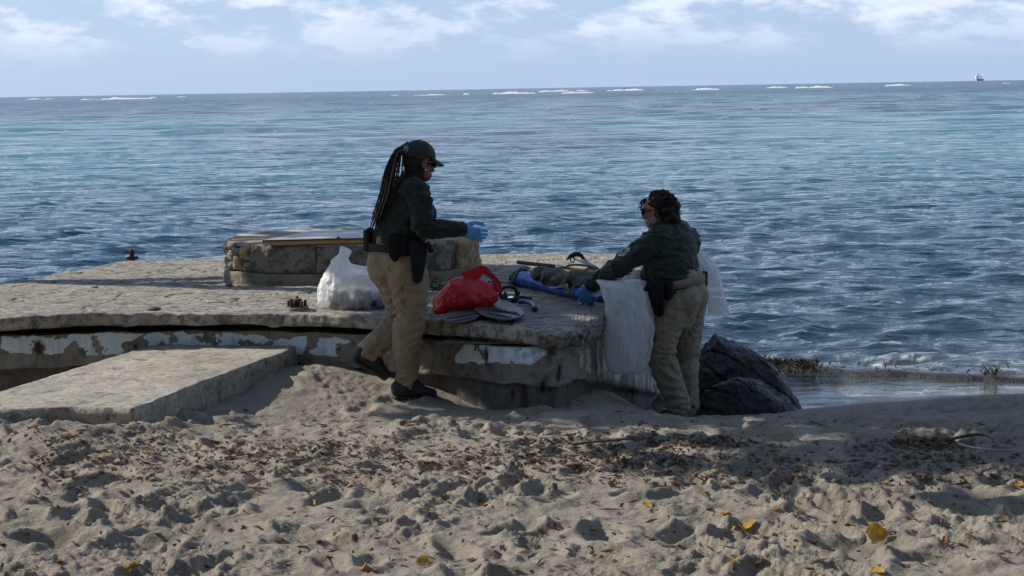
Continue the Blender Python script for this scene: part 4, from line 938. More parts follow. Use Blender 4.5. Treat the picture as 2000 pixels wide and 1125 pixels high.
hand(Bf, w2 + al * .012, w2 + ald * .062, ald, Vector((.75, .15, -.6)), Vector((.3, .8, .2)), [((.3, .5, .5), .072, .08), ((.3, .5, .5), .08, 0), ((.3, .5, .5), .075, -.06), ((.35, .5, .5), .06, -.12)], [w2 + ald * .07 + Vector((.045, .01, -.03)), w2 + ald * .105 + Vector((.04, .03, -.035))], k=1.3)
al2 = (w3 - e3).normalized()
hand(Bf, w3 + al2 * .012, w3 + al2 * .060, al2, Z, Vector((.3, .7, 0)), [((.3, .6, .6), .07, .05), ((.35, .6, .6), .078, 0), ((.35, .6, .6), .074, -.06), ((.4, .6, .6), .06, -.1)], [w3 + al2 * .06 + Z * .045, w3 + al2 * .09 + Z * .04])
# shoulder patch: white shield with dark ringed emblem
shirt = [c_ for c_ in r2.children if c_.name.startswith('shirt')][0]
bv = BVHTree.FromPolygons([v.co for v in shirt.data.vertices], [tuple(p.vertices) for p in shirt.data.polygons])
def stick(bv, pxs, Y, off):
    """lay photograph points onto a surface and return them with an outward offset"""
    o = []
    for x, y in pxs:
        d = ray(x, y).normalized(); h = bv.ray_cast(CP + d * (Y - 1.2), d)
        o.append((h[0] + h[1] * off) if h[0] is not None else None)
    return o
def decal(name, cx, cy, outline, bv, Y, off, mat, parent, rings=4):
    fs = []; px = [(cx, cy)]; n = len(outline)
    for r in range(1, rings + 1):
        for (x, y) in outline: px.append((cx + (x - cx) * r / rings, cy + (y - cy) * r / rings))
    V = stick(bv, px, Y, off); last = V[0]
    for i in range(len(V)):
        if V[i] is None: V[i] = V[max(0, i - n)] if V[max(0, i - n)] is not None else last
    for j in range(n): fs.append((0, 1 + j, 1 + (j + 1) % n))
    for r in range(rings - 1):
        for j in range(n): a_ = 1 + r * n; fs.append((a_ + j, a_ + n + j, a_ + n + (j + 1) % n, a_ + (j + 1) % n))
    me = mesh_from(V, fs, name); o = link(name, me, mat, parent); so_ = o.modifiers.new('s', 'SOLIDIFY'); so_.thickness = .0015; so_.offset = 1; return o
def ell(cx, cy, ra, rb_, rot, n=20): return [(cx + ra * math.cos(q) * math.cos(rot) - rb_ * math.sin(q) * math.sin(rot), cy + ra * math.cos(q) * math.sin(rot) + rb_ * math.sin(q) * math.cos(rot)) for q in np.linspace(0, 2 * math.pi, n + 1)[:-1]]
pq = decal('shoulder_patch', 1219, 490, [(1207.5, 500.5), (1207, 495), (1213, 487), (1221, 480.5), (1227, 479), (1231.5, 483), (1231, 488.5), (1224, 496), (1217, 500.5)], bv, 10., .003, flat('patch_white', (.55, .56, .56), .8), r2)
decal('emblem_ring', 1219, 490, ell(1219, 490, 6.2, 5.0, -.7), bv, 10., .0048, flat('patch_grey', (.22, .24, .27), .8), pq, 3)
decal('emblem_disc', 1219, 490, ell(1219, 490, 4.6, 3.6, -.7), bv, 10., .0062, flat('patch_pale', (.6, .62, .62), .8), pq, 3)
decal('emblem_centre', 1219.4, 490, ell(1219.4, 490, 2.3, 2.0, -.7), bv, 10., .0076, flat('patch_dark', (.02, .02, .025), .8), pq, 2)

tr1 = [c_ for c_ in r1.children if c_.name.startswith('trousers')][0]; tr2 = [c_ for c_ in r2.children if c_.name.startswith('trousers')][0]
bt1 = BVHTree.FromPolygons([v.co for v in tr1.data.vertices], [tuple(p.vertices) for p in tr1.data.polygons]); bt2 = BVHTree.FromPolygons([v.co for v in tr2.data.vertices], [tuple(p.vertices) for p in tr2.data.polygons])
def dense(o, k=4): return [(o[i][0] * (1 - q / k) + o[(i + 1) % len(o)][0] * q / k, o[i][1] * (1 - q / k) + o[(i + 1) % len(o)][1] * q / k) for i in range(len(o)) for q in range(k)]
decal('cargo_pocket', 806, 578, dense([(789, 560), (824, 558), (826, 596), (792, 599)]), bt1, 9.6, .006, M_khaki1, r1)
decal('pocket_flap', 806, 563, dense([(788, 557), (825, 555), (825, 567), (807, 571), (789, 569)]), bt1, 9.6, .011, M_khaki1, r1)
decal('back_pocket', 1334, 588, dense([(1316, 574), (1352, 569), (1353, 600), (1334, 608), (1318, 603)]), bt2, 10., .003, M_khaki2, r2)
decal('knee_seam', 1291, 688, dense([(1266, 684), (1316, 686), (1316, 689.5), (1266, 687.5)], 10), bt2, 10., .0035, M_khaki2, r2, 2)
decal('side_seam', 1283, 640, dense([(1284, 612), (1286, 612), (1278, 680), (1276, 680)], 10), bt2, 10., .003, M_khaki2, r2, 2)
# ------------------------------------------------------------------ plastic bags
def plastic(name, col, transp=.25, trl=.5, crease=40, clear_z=None, gloss=.04, bst=.5, film=False):
    mt = bpy.data.materials.new(name); mt.use_nodes = True; t = mt.node_tree; t.nodes.clear()
    out_ = N(t, 'ShaderNodeOutputMaterial'); d = N(t, 'ShaderNodeBsdfDiffuse'); tr = N(t, 'ShaderNodeBsdfTranslucent'); gl = N(t, 'ShaderNodeBsdfGlossy', i_Roughness=.3); tp = N(t, 'ShaderNodeBsdfTransparent')
    for q in (d, tr): q.inputs[0].default_value = (*col, 1)
    a = noise_chain(t, crease, 2 if film else 5, .4 if film else .6, (1, 1, .45 if film else .35), dist=1.2); bn = N(t, 'ShaderNodeBump', i_Strength=bst, i_Distance=.012); t.links.new(a.outputs[0], bn.inputs['Height'])
    for q in (d, tr, gl): t.links.new(bn.outputs[0], q.inputs['Normal'])
    m1 = N(t, 'ShaderNodeMixShader'); m1.inputs[0].default_value = trl; t.links.new(d.outputs[0], m1.inputs[1]); t.links.new(tr.outputs[0], m1.inputs[2])
    lw = N(t, 'ShaderNodeLayerWeight', i_Blend=.5); fp4 = N(t, 'ShaderNodeMath', operation='POWER', i_1=3.); t.links.new(lw.outputs['Facing'], fp4.inputs[0]); fr = N(t, 'ShaderNodeMath', operation='MULTIPLY_ADD', i_1=.3, i_2=gloss); t.links.new(fp4.outputs[0], fr.inputs[0])
    m2 = N(t, 'ShaderNodeMixShader'); t.links.new(fr.outputs[0], m2.inputs[0]); t.links.new(m1.outputs[0], m2.inputs[1]); t.links.new(gl.outputs[0], m2.inputs[2])
    m3 = N(t, 'ShaderNodeMixShader'); m3.inputs[0].default_value = transp; t.links.new(m2.outputs[0], m3.inputs[1]); t.links.new(tp.outputs[0], m3.inputs[2])
    t.links.new(m3.outputs[0], out_.inputs[0])
    if film:         # thin film: see-through face on, milky edge on and along folds
        lf = N(t, 'ShaderNodeLayerWeight', i_Blend=.5); t.links.new(bn.outputs[0], lf.inputs['Normal']); t.links.new(mr(t, lf.outputs['Facing'], .05, .75, transp, .04), m3.inputs[0])
    if clear_z:      # film pressed against what is inside is clearer
        ge = N(t, 'ShaderNodeNewGeometry'); sp_ = N(t, 'ShaderNodeSeparateXYZ'); t.links.new(ge.outputs['Position'], sp_.inputs[0]); na = noise_chain(t, 14, 4, .6); ad = N(t, 'ShaderNodeMath', operation='MULTIPLY_ADD', i_1=.16); t.links.new(na.outputs[0], ad.inputs[0]); t.links.new(sp_.outputs[2], ad.inputs[2])
        t.links.new(mr(t, ad.outputs[0], clear_z[0] + .08, clear_z[1] + .08, .80, transp), m3.inputs[0])
    return mt
M_bag = plastic('white_plastic', (.94, .96, .98), .12, .4, 40, (PLZ + .04, PLZ + .19), .06, .9); M_bagc = plastic('clear_white_plastic', (.92, .95, .98), .46, .35, 11, None, .09, 1., True); M_red = plastic('red_plastic', (.74, .028, .042), .03, .35, 17, None, .05, .9)
def bag_shape(rings, n=72, sub=6, fold=.10, seed=0., freq=5., close0=True, close1=True):
    """rings: (left px, right px, px height, Y, half depth)"""
    C = [(atY((a + b_) / 2, y, Y), abs(b_ - a) / 2 / FPX * Y, th) for a, b_, y, Y, th in rings]
    k = (len(C) - 1) * sub + 1; cen = smooth_path([c_[0] for c_ in C], k); hw = np.interp(np.linspace(0, len(C) - 1, k), range(len(C)), [c_[1] for c_ in C]); ht = np.interp(np.linspace(0, len(C) - 1, k), range(len(C)), [c_[2] for c_ in C])
    TH_, S_ = np.meshgrid(np.linspace(0, 2 * math.pi, n + 1)[:-1], np.arange(k) / sub); S_ = S_
    Q = np.stack([np.cos(TH_).ravel() * freq * .5, np.sin(TH_).ravel() * freq * .5, S_.ravel() * .55], 1)
    Q = Q + .25 * np.stack([pn3(Q * 1.3 + seed), pn3(Q * 1.3 + seed + 9), pn3(Q + seed + 19)], 1)
    r = (1 - 2 * np.abs(pn3(Q + seed))) * .6 + (1 - 2 * np.abs(pn3(Q * 2.1 + seed + 4))) * .35 + .5 * pn3(Q * .8 + seed + 31)
    r = (1 + fold * r).reshape(k, n)
    V = np.zeros((k, n, 3))
    for i in range(k):
        V[i, :, 0] = cen[i].x + hw[i] * np.cos(TH_[i]) * r[i]; V[i, :, 1] = cen[i].y - ht[i] * np.sin(TH_[i]) * r[i]; V[i, :, 2] = cen[i].z + .35 * fold * hw[i] * (r[i] - 1) / max(fold, .01) * .3
    fs = [tuple(q) for q in grid_faces(k, n, True)]
    if close0: fs.append(tuple(range(n)))
    if close1: fs.append(tuple((k - 1) * n + j for j in range(n)))
    return V.reshape(-1, 3), fs
# tied white bag with rubbish in it
YB = 10.30
wb = empty('rubbish_bag', (atY(693, 608, YB).x, YB, PLZ), 'full white translucent rubbish bag tied in a knot, standing on the platform', 'rubbish bag')
part('bag_skin', bag_shape([(640, 752, 610, YB - .02, .10), (628, 762, 604, YB, .16), (623, 764, 590, YB, .18), (624, 764, 575, YB, .18), (626, 763, 560, YB, .18), (630, 757, 545, YB, .17), (636, 743, 533, YB, .145), (643, 722, 524, YB, .10), (647, 686, 516, YB, .05), (650, 680, 506, YB, .032),
                            (661, 684, 497, YB, .024), (663, 686, 490, YB, .02), (664, 677, 484, YB, .010), (665, 670, 481, YB, .004)], 110, 6, .095, 3., 6.5), M_bag, wb)
rt = np.random.RandomState(6); M_t = [flat('dark_rubbish', (.03, .03, .032), .5), flat('brown_rubbish', (.12, .07, .04), .6), flat('grey_rubbish', (.22, .22, .23), .4), flat('tan_rubbish', (.30, .22, .14), .6)]
for i in range(26):
    x = 650 + 86 * rt.rand(); y = 600 - 20 * rt.rand() ** 1.3; dd = -(.150 * math.sqrt(max(.02, 1 - ((x - 693) / 72) ** 2))) + .02 + .03 * rt.rand() if i < 19 else .06 * rt.rand(); c_ = atY(x, y, YB + dd); a_ = Vector(rt.normal(size=3)).normalized()
    if i % 4 == 0: part('rubbish_item', ring_tube([c_ - a_ * .05, c_ + a_ * .05], .026, Z, 12), M_t[i % 4], wb)
    else: part('rubbish_item', lump(c_, .028 + .022 * rt.rand(), i, .4, 10, 7), M_t[i % 3], wb)
# red carrier bag
YR = 10.02
rb_ = empty('carrier_bag', (atY(908, 608, YR).x, YR, PLZ), 'red plastic carrier bag with handle lying over the swim fins', 'carrier bag')
def side_bag(cols, n=48, sub=7, seed=1., fold=.07):
    """cols: (px, top py, bottom py, Y, half depth) along the bag"""
    C = [(atY(x, (a + b_) / 2, Y), (b_ - a) / 2 / FPX * Y, th) for x, a, b_, Y, th in cols]; k = (len(C) - 1) * sub + 1
    cen = smooth_path([c_[0] for c_ in C], k); hh = np.interp(np.linspace(0, len(C) - 1, k), range(len(C)), [c_[1] for c_ in C]); ht = np.interp(np.linspace(0, len(C) - 1, k), range(len(C)), [c_[2] for c_ in C])
    V = []
    for i in range(k):
        th = np.linspace(0, 2 * math.pi, n + 1)[:-1]; Q = np.stack([np.cos(th) * 1.8, np.sin(th) * 1.8, np.full(n, i / sub * .6)], 1)
        r = 1 + fold * ((1 - 2 * np.abs(pn3(Q + seed))) + .6 * (1 - 2 * np.abs(pn3(Q * 2.2 + seed + 5))))
        cz = np.sign(np.sin(th)) * np.abs(np.sin(th)) ** .8; cy = np.cos(th) * (1 - .25 * np.sin(th))
        V.append(np.stack([np.full(n, cen[i].x) + .012 * pn3(Q * 1.5 + 40), cen[i].y - ht[i] * cy * r, cen[i].z + hh[i] * cz * (r * .5 + .5)], 1))
    fs = [tuple(q) for q in grid_faces(k, n, True)] + [tuple(range(n)), tuple((k - 1) * n + j for j in range(n))]
    return np.concatenate(V), fs
rbs = part('bag_skin', side_bag([(846, 586, 608, YR, .03), (850, 579, 611, YR, .06), (862, 567, 611, YR, .11), (880, 547, 609, YR, .13), (900, 541, 606, YR, .14), (922, 538, 603, YR, .13), (940, 546, 601, YR, .11), (956, 553, 597, YR, .09), (968, 557, 590, YR, .06), (975, 566, 578, YR, .02)]), M_red, rb_)
def strip(pts, w, nrm, n=40, wave=.0):
    path = smooth_path(pts, n); V = []
    for i, p in enumerate(path):
        t_ = (path[min(i + 1, n - 1)] - path[max(i - 1, 0)]).normalized(); s_ = t_.cross(Vector(nrm)).normalized(); w_ = w if not isinstance(w, (list, tuple)) else float(np.interp(i / (n - 1), np.linspace(0, 1, len(w)), w))
        for j in range(7): u = j / 6 * 2 - 1; V.append(p + s_ * (u * w_) + Vector(nrm) * (.006 * math.sin(u * 5 + i * .4)))
    return V, grid_faces(n, 7).tolist()
for dd in (-.045, .05):
    o = part('handle', strip([atY(908, 546, YR + dd), atY(926, 536, YR + dd), atY(941, 527, YR + dd), atY(957, 536, YR + dd), atY(969, 551, YR + dd), atY(972, 570, YR + dd)], [.05, .042, .028, .020, .022, .035], (0, -1, 0)), M_red, rb_)
    o.modifiers.new('s', 'SOLIDIFY').thickness = .002
bvr = BVHTree.FromPolygons([v.co for v in rbs.data.vertices], [tuple(p.vertices) for p in rbs.data.polygons])
M_print = pmat('pale_bag_print', (.70, .52, .62), (.58, .32, .42), 30, .4, .1)
def letter(strokes, ox, oy, sc_, rot):
    for st in strokes:
        px = []
        for i in range(len(st) - 1):
            for q in np.linspace(0, 1, 5)[:-1 if i < len(st) - 2 else None]:
                x = st[i][0] * (1 - q) + st[i + 1][0] * q; y = st[i][1] * (1 - q) + st[i + 1][1] * q
                px.append((ox + sc_ * (x * math.cos(rot) - y * math.sin(rot)), oy + sc_ * (x * math.sin(rot) + y * math.cos(rot))))
        V = [v for v in stick(bvr, px, YR, .0015) if v is not None]
        if len(V) > 2: yield ring_tube(V, .0022, (0, 1, 0), 5)
cc = [(math.cos(q), math.sin(q)) for q in np.linspace(.8, 5.5, 9)]; oo = [(math.cos(q), math.sin(q)) for q in np.linspace(0, 6.28, 11)]
rot = 1.15; sh = list(letter([cc], 879, 568, 3.6, rot)) + list(letter([oo], 883.5, 578, 3.6, rot)) + list(letter([[(-1, -1), (1, -1)], [(0, -1), (0, 1)]], 874.5, 558, 3.2, rot)) + list(letter([[(-.8, 1), (-.8, -1), (.8, 0), (-.8, .3)]], 887, 588, 3.2, rot))
sh += list(letter([[(-1, 0), (1, 0)]], 870, 556, 10, rot)) 
part('print', cat(*sh), M_print, rb_)
# clear bag hanging over the platform edge and the sheet end held in the glove
cb = empty('plastic_bag', (.72, 9.86, -.05), 'large clear bluish plastic bag hanging open over the broken platform corner', 'plastic bag')
YC = 9.86
part('bag_skin', bag_shape([(1170, 1198, 548, 10.12, .025), (1168, 1226, 546, 10.02, .05), (1172, 1258, 550, YC + .06, .08), (1178, 1263, 566, YC + .02, .09), (1184, 1269, 590, YC, .095), (1187, 1273, 620, YC, .10), (1186, 1273, 650, YC, .105), (1186, 1270, 680, YC, .10), (1188, 1265, 705, YC, .09), (1192, 1256, 722, YC, .07), (1200, 1246, 730, YC, .03)],
                           130, 8, .20, 8., 8., False, True), M_bagc, cb)
o = part('bag_mouth', strip([atY(1146, 561, 10.22), atY(1160, 565, 10.17), atY(1176, 566, 10.12), atY(1194, 562, 10.02)], [.03, .05, .055, .05], (0, -.6, .4), 30), M_bagc, cb); o.modifiers.new('s', 'SOLIDIFY').thickness = .002
lb = tag(part('plastic_bag', bag_shape([(1330, 1344, 484, 10.34, .03), (1346, 1362, 487, 10.34, .03), (1356, 1379, 498, 10.33, .03), (1366, 1396, 515, 10.32, .03), (1376, 1404, 535, 10.3, .03), (1381, 1410, 560, 10.3, .035), (1383, 1416, 585, 10.3, .04), (1384, 1421, 606, 10.3, .04), (1384, 1422, 615, 10.3, .036)], 80, 7, .16, 21., 7., True, False), M_bagc),
         'empty white plastic bag trailing behind the bending person in the olive shirt', 'plastic bag')
# ------------------------------------------------------------------ snorkelling and fishing gear on the platform
def on_deck(px, py, dz=0.): return atZ(px, py, PLZ + dz)
M_fin = pmat('worn_brown_rubber', (.075, .062, .060), (.115, .100, .098), 9, .5, .5, 50, .006, c3=(.16, .15, .16), s3=4, th=(.5, .7)); M_fin2 = pmat('worn_grey_rubber', (.055, .052, .058), (.095, .092, .105), 9, .42, .5, 50, .006, c3=(.15, .15, .17), s3=4, th=(.5, .7))
def fin(outl, z0, th, mat, label, ribs):
    P_ = [on_deck(x, y, z0) for x, y in outl]; P_ = smooth_path(P_ + [P_[0]], 64)[:-1]; n = len(P_); c_ = sum(P_, Vector()) / n; V = []; fs = []
    for (k_, z_) in ((1, 0), (1.015, th * .5), (.99, th), (.93, th * .85), (.6, th * .8), (.2, th * .85)):
        for p in P_: V.append(c_ + (p - c_) * k_ + Z * z_ + Z * (.010 * (k_ < .95)) * 0)
    fs = [tuple(q) for q in grid_faces(6, n, True)] + [tuple(5 * n + j for j in range(n)), tuple(range(n))[::-1]]
    e = empty('swim_fin', (c_.x, c_.y, PLZ), label, 'swim fin', 'swim fins under the red bag'); part('blade', (V, fs), mat, e)
    for (a, b_) in ribs: part('rib', ring_tube(smooth_path([on_deck(*a, z0 + th), on_deck((a[0] + b_[0]) / 2, (a[1] + b_[1]) / 2, z0 + th + .004), on_deck(*b_, z0 + th)], 10), [(.006, .004)] * 10, Z, 8), mat, e)
    return e
fin([(862, 625), (874, 615), (893, 608), (920, 604), (938, 606), (945, 612), (936, 621), (918, 628), (895, 632), (874, 631)], .012, .016, M_fin, 'brown swim fin with pale rim overhanging the platform edge', [((872, 622), (930, 612)), ((880, 628), (928, 618))])
fin([(926, 607), (938, 597), (962, 590), (988, 591), (1006, 600), (1021, 611), (1022, 618), (1008, 624), (984, 626), (958, 622), (936, 614)], .03, .016, M_fin2, 'dark grey ribbed swim fin beside the dive mask', [((945, 603), (1010, 611)), ((950, 598), (1015, 615)), ((940, 609), (1000, 620))])
M_rubber = pmat('black_rubber', (.012, .012, .013), (.022, .022, .023), 20, .35, .3, 80, .004); M_blue = pmat('blue_plastic', (.006, .075, .36), (.010, .11, .46), 14, .35, .3, 60, .004, c3=(.006, .03, .16), s3=5)
mask = empty('dive_mask', on_deck(992, 592), 'black rubber dive mask with strap beside the red bag', 'dive mask'); YM = 10.42
lens = [atY(992 + 17 * math.cos(q) * (1 + .1 * math.cos(q)), 573 + 13 * math.sin(q), YM + .02 * math.cos(q)) for q in np.linspace(0, 2 * math.pi, 25)]
part('frame', ring_tube(lens, .0115, (0, 1, 0), 10, False), M_rubber, mask)
part('skirt', cat(ring_tube([atY(979, 590, YM), atY(992, 589, YM - .02), atY(1006, 586, YM)], [.022, .024, .02], Z, 12), ring_tube([atY(985, 588, YM - .01), atY(986, 578, YM - .01), atY(987, 571, YM)], [.022, .016, .008], (1, 0, 0), 12)), M_rubber, mask)
mg = bpy.data.materials.new('mask_glass'); mg.use_nodes = True; mb = mg.node_tree.nodes['Principled BSDF']; mb.inputs['Transmission Weight'].default_value = 1; mb.inputs['Roughness'].default_value = .03; mb.inputs['IOR'].default_value = 1.1
part('lens', ring_tube([atY(993, 573, YM - .002), atY(993, 573, YM + .004)], [(.038, .05)] * 2, Z, 20, False), mg, mask)
part('strap', ring_tube(smooth_path([atY(975, 568, YM), atY(984, 560, YM - .03), atY(998, 557, YM - .04), atY(1006, 563, YM - .03), atY(1009, 574, YM)], 16), [(.004, .012)] * 16, (0, 0, 1), 8), M_rubber, mask)
part('buckle', rbox(atY(1011, 572, YM), I3, (.016, .014, .014), .4), M_rubber, mask); part('buckle', rbox(atY(1006, 590, YM), I3, (.02, .016, .012), .4), M_rubber, mask)
sn = empty('snorkel', on_deck(1030, 596), 'bent snorkel with blue tube and black mouthpiece lying past the dive mask', 'snorkel')
part('tube', ring_tube(smooth_path([on_deck(1016, 590, .025), on_deck(1028, 590, .028), on_deck(1038, 593, .026), on_deck(1043, 599, .02)], 14), .015, Z, 12), M_blue, sn)
part('tip', ring_tube([on_deck(1042, 597, .021), on_deck(1045, 603, .018)], .019, Z, 12), M_rubber, sn)
part('mouthpiece', ring_tube(smooth_path([on_deck(1006, 583, .03), on_deck(1018, 580, .035), on_deck(1029, 582, .03), on_deck(1038, 583, .02)], 10), [.014, .013, .012, .012, .011, .010, .010, .009, .009, .008], Z, 10), M_rubber, sn)
# blue float board with strap cap
fl = empty('float_board', on_deck(1080, 560), 'long blue plastic float with black strapped nose on the platform', 'float')
fp_ = [(1010, 535, .05, .045), (1018, 537, .07, .055), (1032, 540, .082, .058), (1060, 547, .086, .054), (1090, 555, .084, .05), (1120, 562, .08, .048), (1150, 568, .08, .046), (1175, 573, .06, .04)]
fpts = [on_deck(x, y + 6, h) for x, y, w_, h in fp_]
part('hull', ring_tube(smooth_path(fpts, 32), [(float(np.interp(i / 31, np.linspace(0, 1, 8), [q[2] for q in fp_])), float(np.interp(i / 31, np.linspace(0, 1, 8), [q[3] for q in fp_]))) for i in range(32)], (.5, .86, 0), 24), M_blue, fl)
part('nose_cap', ring_tube([fpts[0] + Vector((-.02, .01, 0)), fpts[0] + Vector((.02, -.01, .002)), fpts[1] + Vector((.0, 0, .004))], [(.05, .04), (.075, .056), (.096, .068)], (.5, .86, 0), 20), pmat('navy_rubber', (.01, .018, .05), (.014, .024, .07), 12, .4), fl)
part('nose_strap', ring_tube(smooth_path([on_deck(1014, 548, .05), on_deck(1010, 551, .02), on_deck(1003, 553, .008), on_deck(985, 552, .008), on_deck(965, 550, .01), on_deck(955, 550, .02)], 24), .008, Z, 8), M_rubber, fl)
part('side_strap', cat(ring_tube(smooth_path([fpts[1] + Vector((-.08, -.12, -.03)), fpts[1] + Vector((0, -.06, .085)), fpts[1] + Vector((.07, .1, .06))], 12), [(.006, .016)] * 12, Z, 8)), M_rubber, fl)
# net heaped on the float
M_net, t, b = newmat('olive_netting')
uvx = N(t, 'ShaderNodeTexCoord'); mpn = N(t, 'ShaderNodeMapping'); mpn.inputs['Scale'].default_value = (1, .7, 1); ck = N(t, 'ShaderNodeTexBrick', i_Scale=38., offset=0., squash=1.); ck.inputs['Mortar Size'].default_value = .035; ck.inputs['Brick Width'].default_value = .5; ck.inputs['Row Height'].default_value = .5
t.links.new(uvx.outputs['Object'], mpn.inputs[0]); mpn.inputs['Rotation'].default_value = (.9, .2, .6); t.links.new(mpn.outputs[0], ck.inputs['Vector'])
t.links.new(mixc(t, ck.outputs['Fac'], (.07, .066, .05), (.24, .22, .16)), b.inputs['Base Color']); b.inputs['Roughness'].default_value = .9; bump(t, b, ck.outputs['Fac'], .8, .006)
def heap(name, pts, seed, label, catn, mat):
    sh = [ellipsoid(on_deck(x, y, h), ((1, .1, 0), (0, 1, 0), Z), r_) for x, y, h, r_ in pts]
    o = remesh(name, sh, .008, mat, None, 3, lambda P_, n_: .022 * (1 - 2 * np.abs(pn3(P_ * np.array([9, 9, 14]) + seed))) + .008 * fbm(P_ * 25, 2)); return tag(o, label, catn)
heap('fishing_net', [(1066, 536, .11, (.09, .11, .04)), (1085, 541, .12, (.11, .10, .05)), (1108, 546, .12, (.11, .10, .045)), (1128, 545, .13, (.11, .09, .04)), (1143, 552, .11, (.10, .09, .04)), (1050, 531, .14, (.05, .05, .04))], 4., 'crumpled olive fishing net heaped on the blue float', 'fishing net', M_net)
def pole(name, pts, r_, mats, label, catn, parts_):
    e = empty(name, pts[0], label, catn)
    for (a, b_, k_, mt_, nm) in parts_: part(nm, ring_tube([pts[a], pts[b_]], r_ * k_, Z, 12), mt_, e)
    return e
YP = 11.2
pp = [atY(1012, 512, 11.6), atY(1090, 521, 11.35), atY(1094, 521.5, 11.34), atY(1116, 525, 11.28), atY(1170, 534, 11.1)]
M_yel = pmat('yellow_paint', (.55, .34, .04), (.45, .27, .03), 20, .4); M_grm = pmat('grey_tube', (.10, .10, .10), (.14, .14, .14), 20, .4)
pole('fishing_pole', pp, .013, None, 'straight fishing pole with black grip and yellow shaft across the net', 'fishing pole', [(0, 1, 1.1, M_rubber, 'grip'), (1, 2, 1.6, M_metal, 'ferrule'), (2, 3, .9, M_grm, 'joint'), (3, 4, 1., M_yel, 'shaft')])
gun = empty('spear_gun', atY(1125, 520, 11.3), 'spear gun with curved black handle and silver shaft propped on the net', 'spear gun')
part('handle', ring_tube(smooth_path([atY(1107, 507, 11.3), atY(1115, 500, 11.3), atY(1126, 496, 11.3), atY(1135, 499, 11.3), atY(1141, 507, 11.3), atY(1150, 513, 11.25)], 20), [.006, .009, .011, .014, .016, .017, .018, .018, .018, .018, .017, .016, .015, .014, .013, .012, .011, .01, .009, .008], (0, 1, 0), 10), M_rubber, gun)
part('trigger_guard', ring_tube([atY(1118 + 4 * math.cos(q), 507 + 6 * math.sin(q), 11.3) for q in np.linspace(0, 6.28, 16)], .005, (0, 1, 0), 8), M_rubber, gun)
part('shaft', ring_tube([atY(1119, 503, 11.3), atY(1168, 531, 11.1)], .007, Z, 8), M_metal, gun)
part('barrel', ring_tube([atY(1138, 510, 11.24), atY(1164, 523, 11.12)], [(.016, .010)] * 2, Z, 10), flat('silver_barrel', (.45, .47, .55), .35), gun)
tag(part('green_stick', ring_tube([atY(1113, 536, 11.1), atY(1128, 539, 11.05), atY(1146, 543, 11.0)], [.011, .011, .009], Z, 10), flat('green_plastic', (.02, .12, .07), .4)), 'short dark green stick lying across the net by the blue glove', 'stick')
M_rope = pmat('olive_rope', (.19, .16, .07), (.13, .11, .05), 60, .85, .6, 250, .004); M_rope2 = pmat('pale_cord', (.40, .38, .32), (.30, .28, .23), 60, .85, .5, 250, .004)
def rope(pts, r_, mat, label):
    path = smooth_path(pts, 60); return tag(part('rope', ring_tube(path, [r_ * (1 + .12 * math.sin(i * 2.1)) for i in range(60)], Z, 8), mat), label, 'rope')
rope([atY(1088, 540, 11.0), atY(1093, 530, 11.05), atY(1108, 520, 11.1), atY(1125, 517, 11.1), atY(1150, 520, 11.05), atY(1168, 524, 11.0)], .008, M_rope, 'olive rope arching over the yellow pole')
rope([on_deck(1108, 562, .13), on_deck(1092, 560, .10), on_deck(1083, 566, .03), on_deck(1086, 572, .02), on_deck(1098, 571, .02), on_deck(1108, 563, .09), on_deck(1104, 557, .14), on_deck(1094, 556, .15)], .009, M_rope, 'olive rope looped down the side of the blue float')
rope([on_deck(1074, 563, .10), on_deck(1086, 562, .135), on_deck(1100, 559, .14), on_deck(1108, 556, .15), on_deck(1106, 563, .13), on_deck(1112, 568, .10), on_deck(1106, 572, .07)], .006, M_rope2, 'thin pale cord knotted over the blue float')
rope([atY(1138, 537, 11.0), atY(1144, 527, 11.05), atY(1152, 524, 11.05), atY(1162, 526, 11.0)], .007, M_rope, 'short rope bight beside the silver spear shaft')
rope([on_deck(1119, 560, .13), on_deck(1117, 567, .10), on_deck(1119, 573, .06), on_deck(1116, 576, .015)], .006, M_rope2, 'white cord tied round the float next to the glove')
rope([atY(1060, 535, 11.2), atY(1075, 528, 11.2), atY(1092, 533, 11.1), atY(1100, 541, 11.05), atY(1118, 545, 11.0), atY(1132, 551, 10.95)], .006, M_rope2, 'thin pale cord straggling across the olive net')
rope([atY(1098, 548, 10.95), atY(1108, 541, 11.0), atY(1120, 549, 10.95), atY(1112, 556, 10.9), atY(1102, 552, 10.9), atY(1122, 556, 10.9)], .007, M_rope, 'tangled olive rope knot in the middle of the gear')
rope([on_deck(1100, 574, .02), on_deck(1116, 578, .02), on_deck(1132, 578, .03), on_deck(1142, 573, .06)], .008, M_rubber, 'black cord lying on the deck in front of the blue float')
V = []; fs = []; rg_ = np.random.RandomState(9)
for i in range(420):
    c_ = on_deck(852 + rg_.normal(0, 14), 556 + rg_.normal(0, 3), .01 + .05 * rg_.rand() ** 2); a_ = rg_.rand() * 6.28; l_ = .03 + .04 * rg_.rand(); o = len(V); d_ = Vector((math.cos(a_) * l_, math.sin(a_) * l_, .02 * rg_.normal())); s_ = Vector((-math.sin(a_), math.cos(a_), .4)) * .006
    V += [c_ - s_, c_ + s_, c_ + d_ + s_, c_ + d_ - s_]; fs.append((o, o + 1, o + 2, o + 3))
tag(part('weed_clump', (V, fs), M_weed), 'clump of yellow green weed at the foot of the stone pedestal', 'seaweed', kind='stuff')
